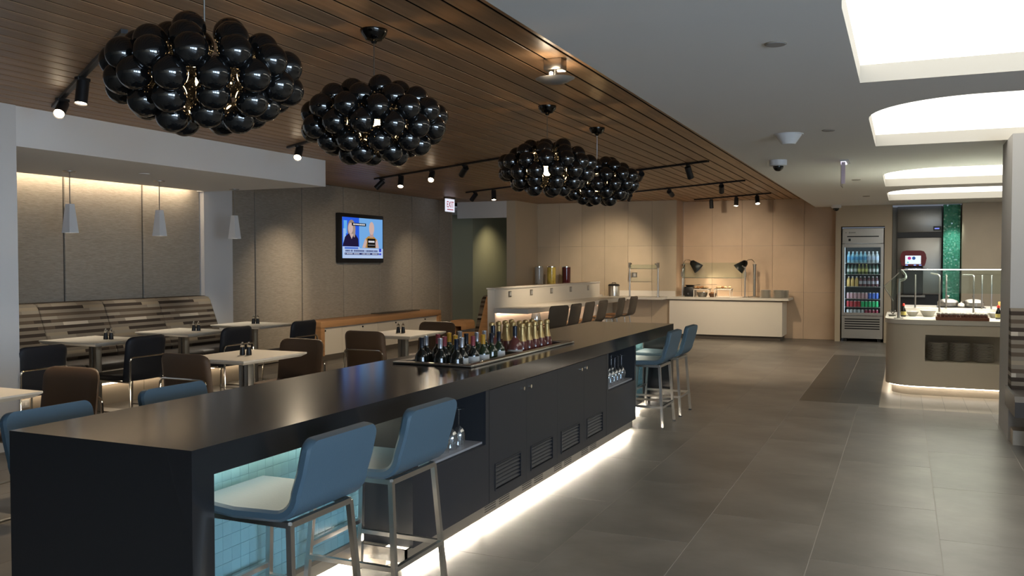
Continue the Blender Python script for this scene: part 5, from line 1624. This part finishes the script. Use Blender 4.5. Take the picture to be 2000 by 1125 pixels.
# ================================================================== CEILING DEVICES
em = thing('uplight_dish', 'small chrome dish lamp hung under the wood ceiling edge', 'ceiling lamp', (-1.99, 5.15, ZW))
ob('mount', G().rbox(-0.06, 0.06, -0.05, 0.05, -0.07, 0.0, 0.008, 2), M['steel'], em)
ob('stem', G().cyl((0, 0, -0.07), (0, 0, -0.115), 0.012), M['steel'], em)
n = 24
g = G()
ring = [(0.125 * math.cos(2 * PI * i / n), 0.105 * math.sin(2 * PI * i / n)) for i in range(n)]
vs = [(x_, y_, -0.115) for x_, y_ in ring] + [(x_ * 0.98, y_ * 0.98, -0.120) for x_, y_ in ring] + [(x_ * 0.6, y_ * 0.6, -0.143) for x_, y_ in ring] + [(0, 0, -0.150), (0, 0, -0.117)]
fs = []
for q in range(2):
    for i in range(n):
        j = (i + 1) % n
        fs.append((q * n + i, q * n + j, (q + 1) * n + j, (q + 1) * n + i))
for i in range(n):
    fs.append((2 * n + i, 2 * n + (i + 1) % n, 3 * n))
    fs.append((i, 3 * n + 1, (i + 1) % n))
ob('dish', g.add(vs, fs), mat('dish_grey', (0.42, 0.40, 0.37), 0.3, metal=0.6), em, angle=60)
for sy in (-1, 1):
    ob('lamp', G().sphere((0.0, sy * 0.068, -0.098), 0.012, 10, 8), emis('dish_lamp', C_WARM, 30.0), em)
    light('POINT', 'uplight', (-1.99, 5.15 + sy * 0.15, ZW - 0.10), 1.1, C_WARM, radius=0.03)
def disc(name, lab, x, y, r, h=0.008, m='white'):
    t = thing(name, lab, 'ceiling disc', (x, y, ZC))
    ob('plate', G().lathe([(r * 0.9, -h), (r, -h * 0.5), (r, 0)], n=26), M[m], t)
    ob('ring', G().tube([(r * math.cos(2 * PI * i / 26), r * math.sin(2 * PI * i / 26), -0.002) for i in range(26)], 0.003, 6, closed=True), M['plinth'], t)
M['disc'] = mat('ceiling_disc', (0.30, 0.28, 0.26), 0.6)
disc('sprinkler_cap', 'round grey sprinkler cap nearest the camera on white ceiling', -0.591, 4.542, 0.052, m='disc')
disc('sprinkler_cap', 'round grey sprinkler cap right of the white cone sensor', -0.575, 7.66, 0.05, m='disc')
disc('sprinkler_cap', 'small sprinkler cap just beyond the hanging exit blade', -0.583, 12.375, 0.055, m='disc')
disc('sprinkler_cap', 'small sprinkler cap before the far light well', -0.572, 15.48, 0.055, m='disc')
cs = thing('cone_sensor', 'white truncated cone sensor under the white ceiling', 'sensor', (-0.90, 7.77, ZC))
ob('flange', G().lathe([(0.118, -0.006), (0.122, 0)], n=32), mat('device_white', (0.72, 0.71, 0.70), 0.5), cs)
ob('cone', G().lathe([(0.055, -0.085), (0.105, -0.012), (0.108, -0.006)], n=32), MATS['device_white'], cs)
def dome(lab, x, y, k):
    t = thing('security_camera', lab, 'security camera', (x, y, ZC))
    ob('housing', G().lathe([(0.070 * k, -0.062 * k), (0.088 * k, -0.055 * k), (0.090 * k, 0)], n=28), MATS['device_white'], t)
    ob('dome', G().sphere((0, 0, -0.062 * k), 0.055 * k, 20, 12), M['bottle_dk'], t)
dome('white dome security camera below the cone sensor', -1.225, 9.70, 1.0)
dome('small dome security camera by the back wall', -1.17, 17.6, 1.0)

# corridor downlight
cd = thing('corridor_downlight', 'tiny bright downlight at the corridor opening', 'downlight', (-8.15, 18.6, 2.6))
ob('trim', G().lathe([(0.05, -0.006), (0.05, 0)], n=20), M['white'], cd)
ob('lens', G().lathe([(0.035, -0.008), (0.035, -0.006)], n=20), emis('corridor_lamp', C_WARM, 12.0), cd)
light('SPOT', 'corridor_beam', (-8.2, 18.7, 2.55), 60, (1.0, 0.85, 0.6), aim=(-8.95, 19.0, 0.9), spot=110, blend=1.0)
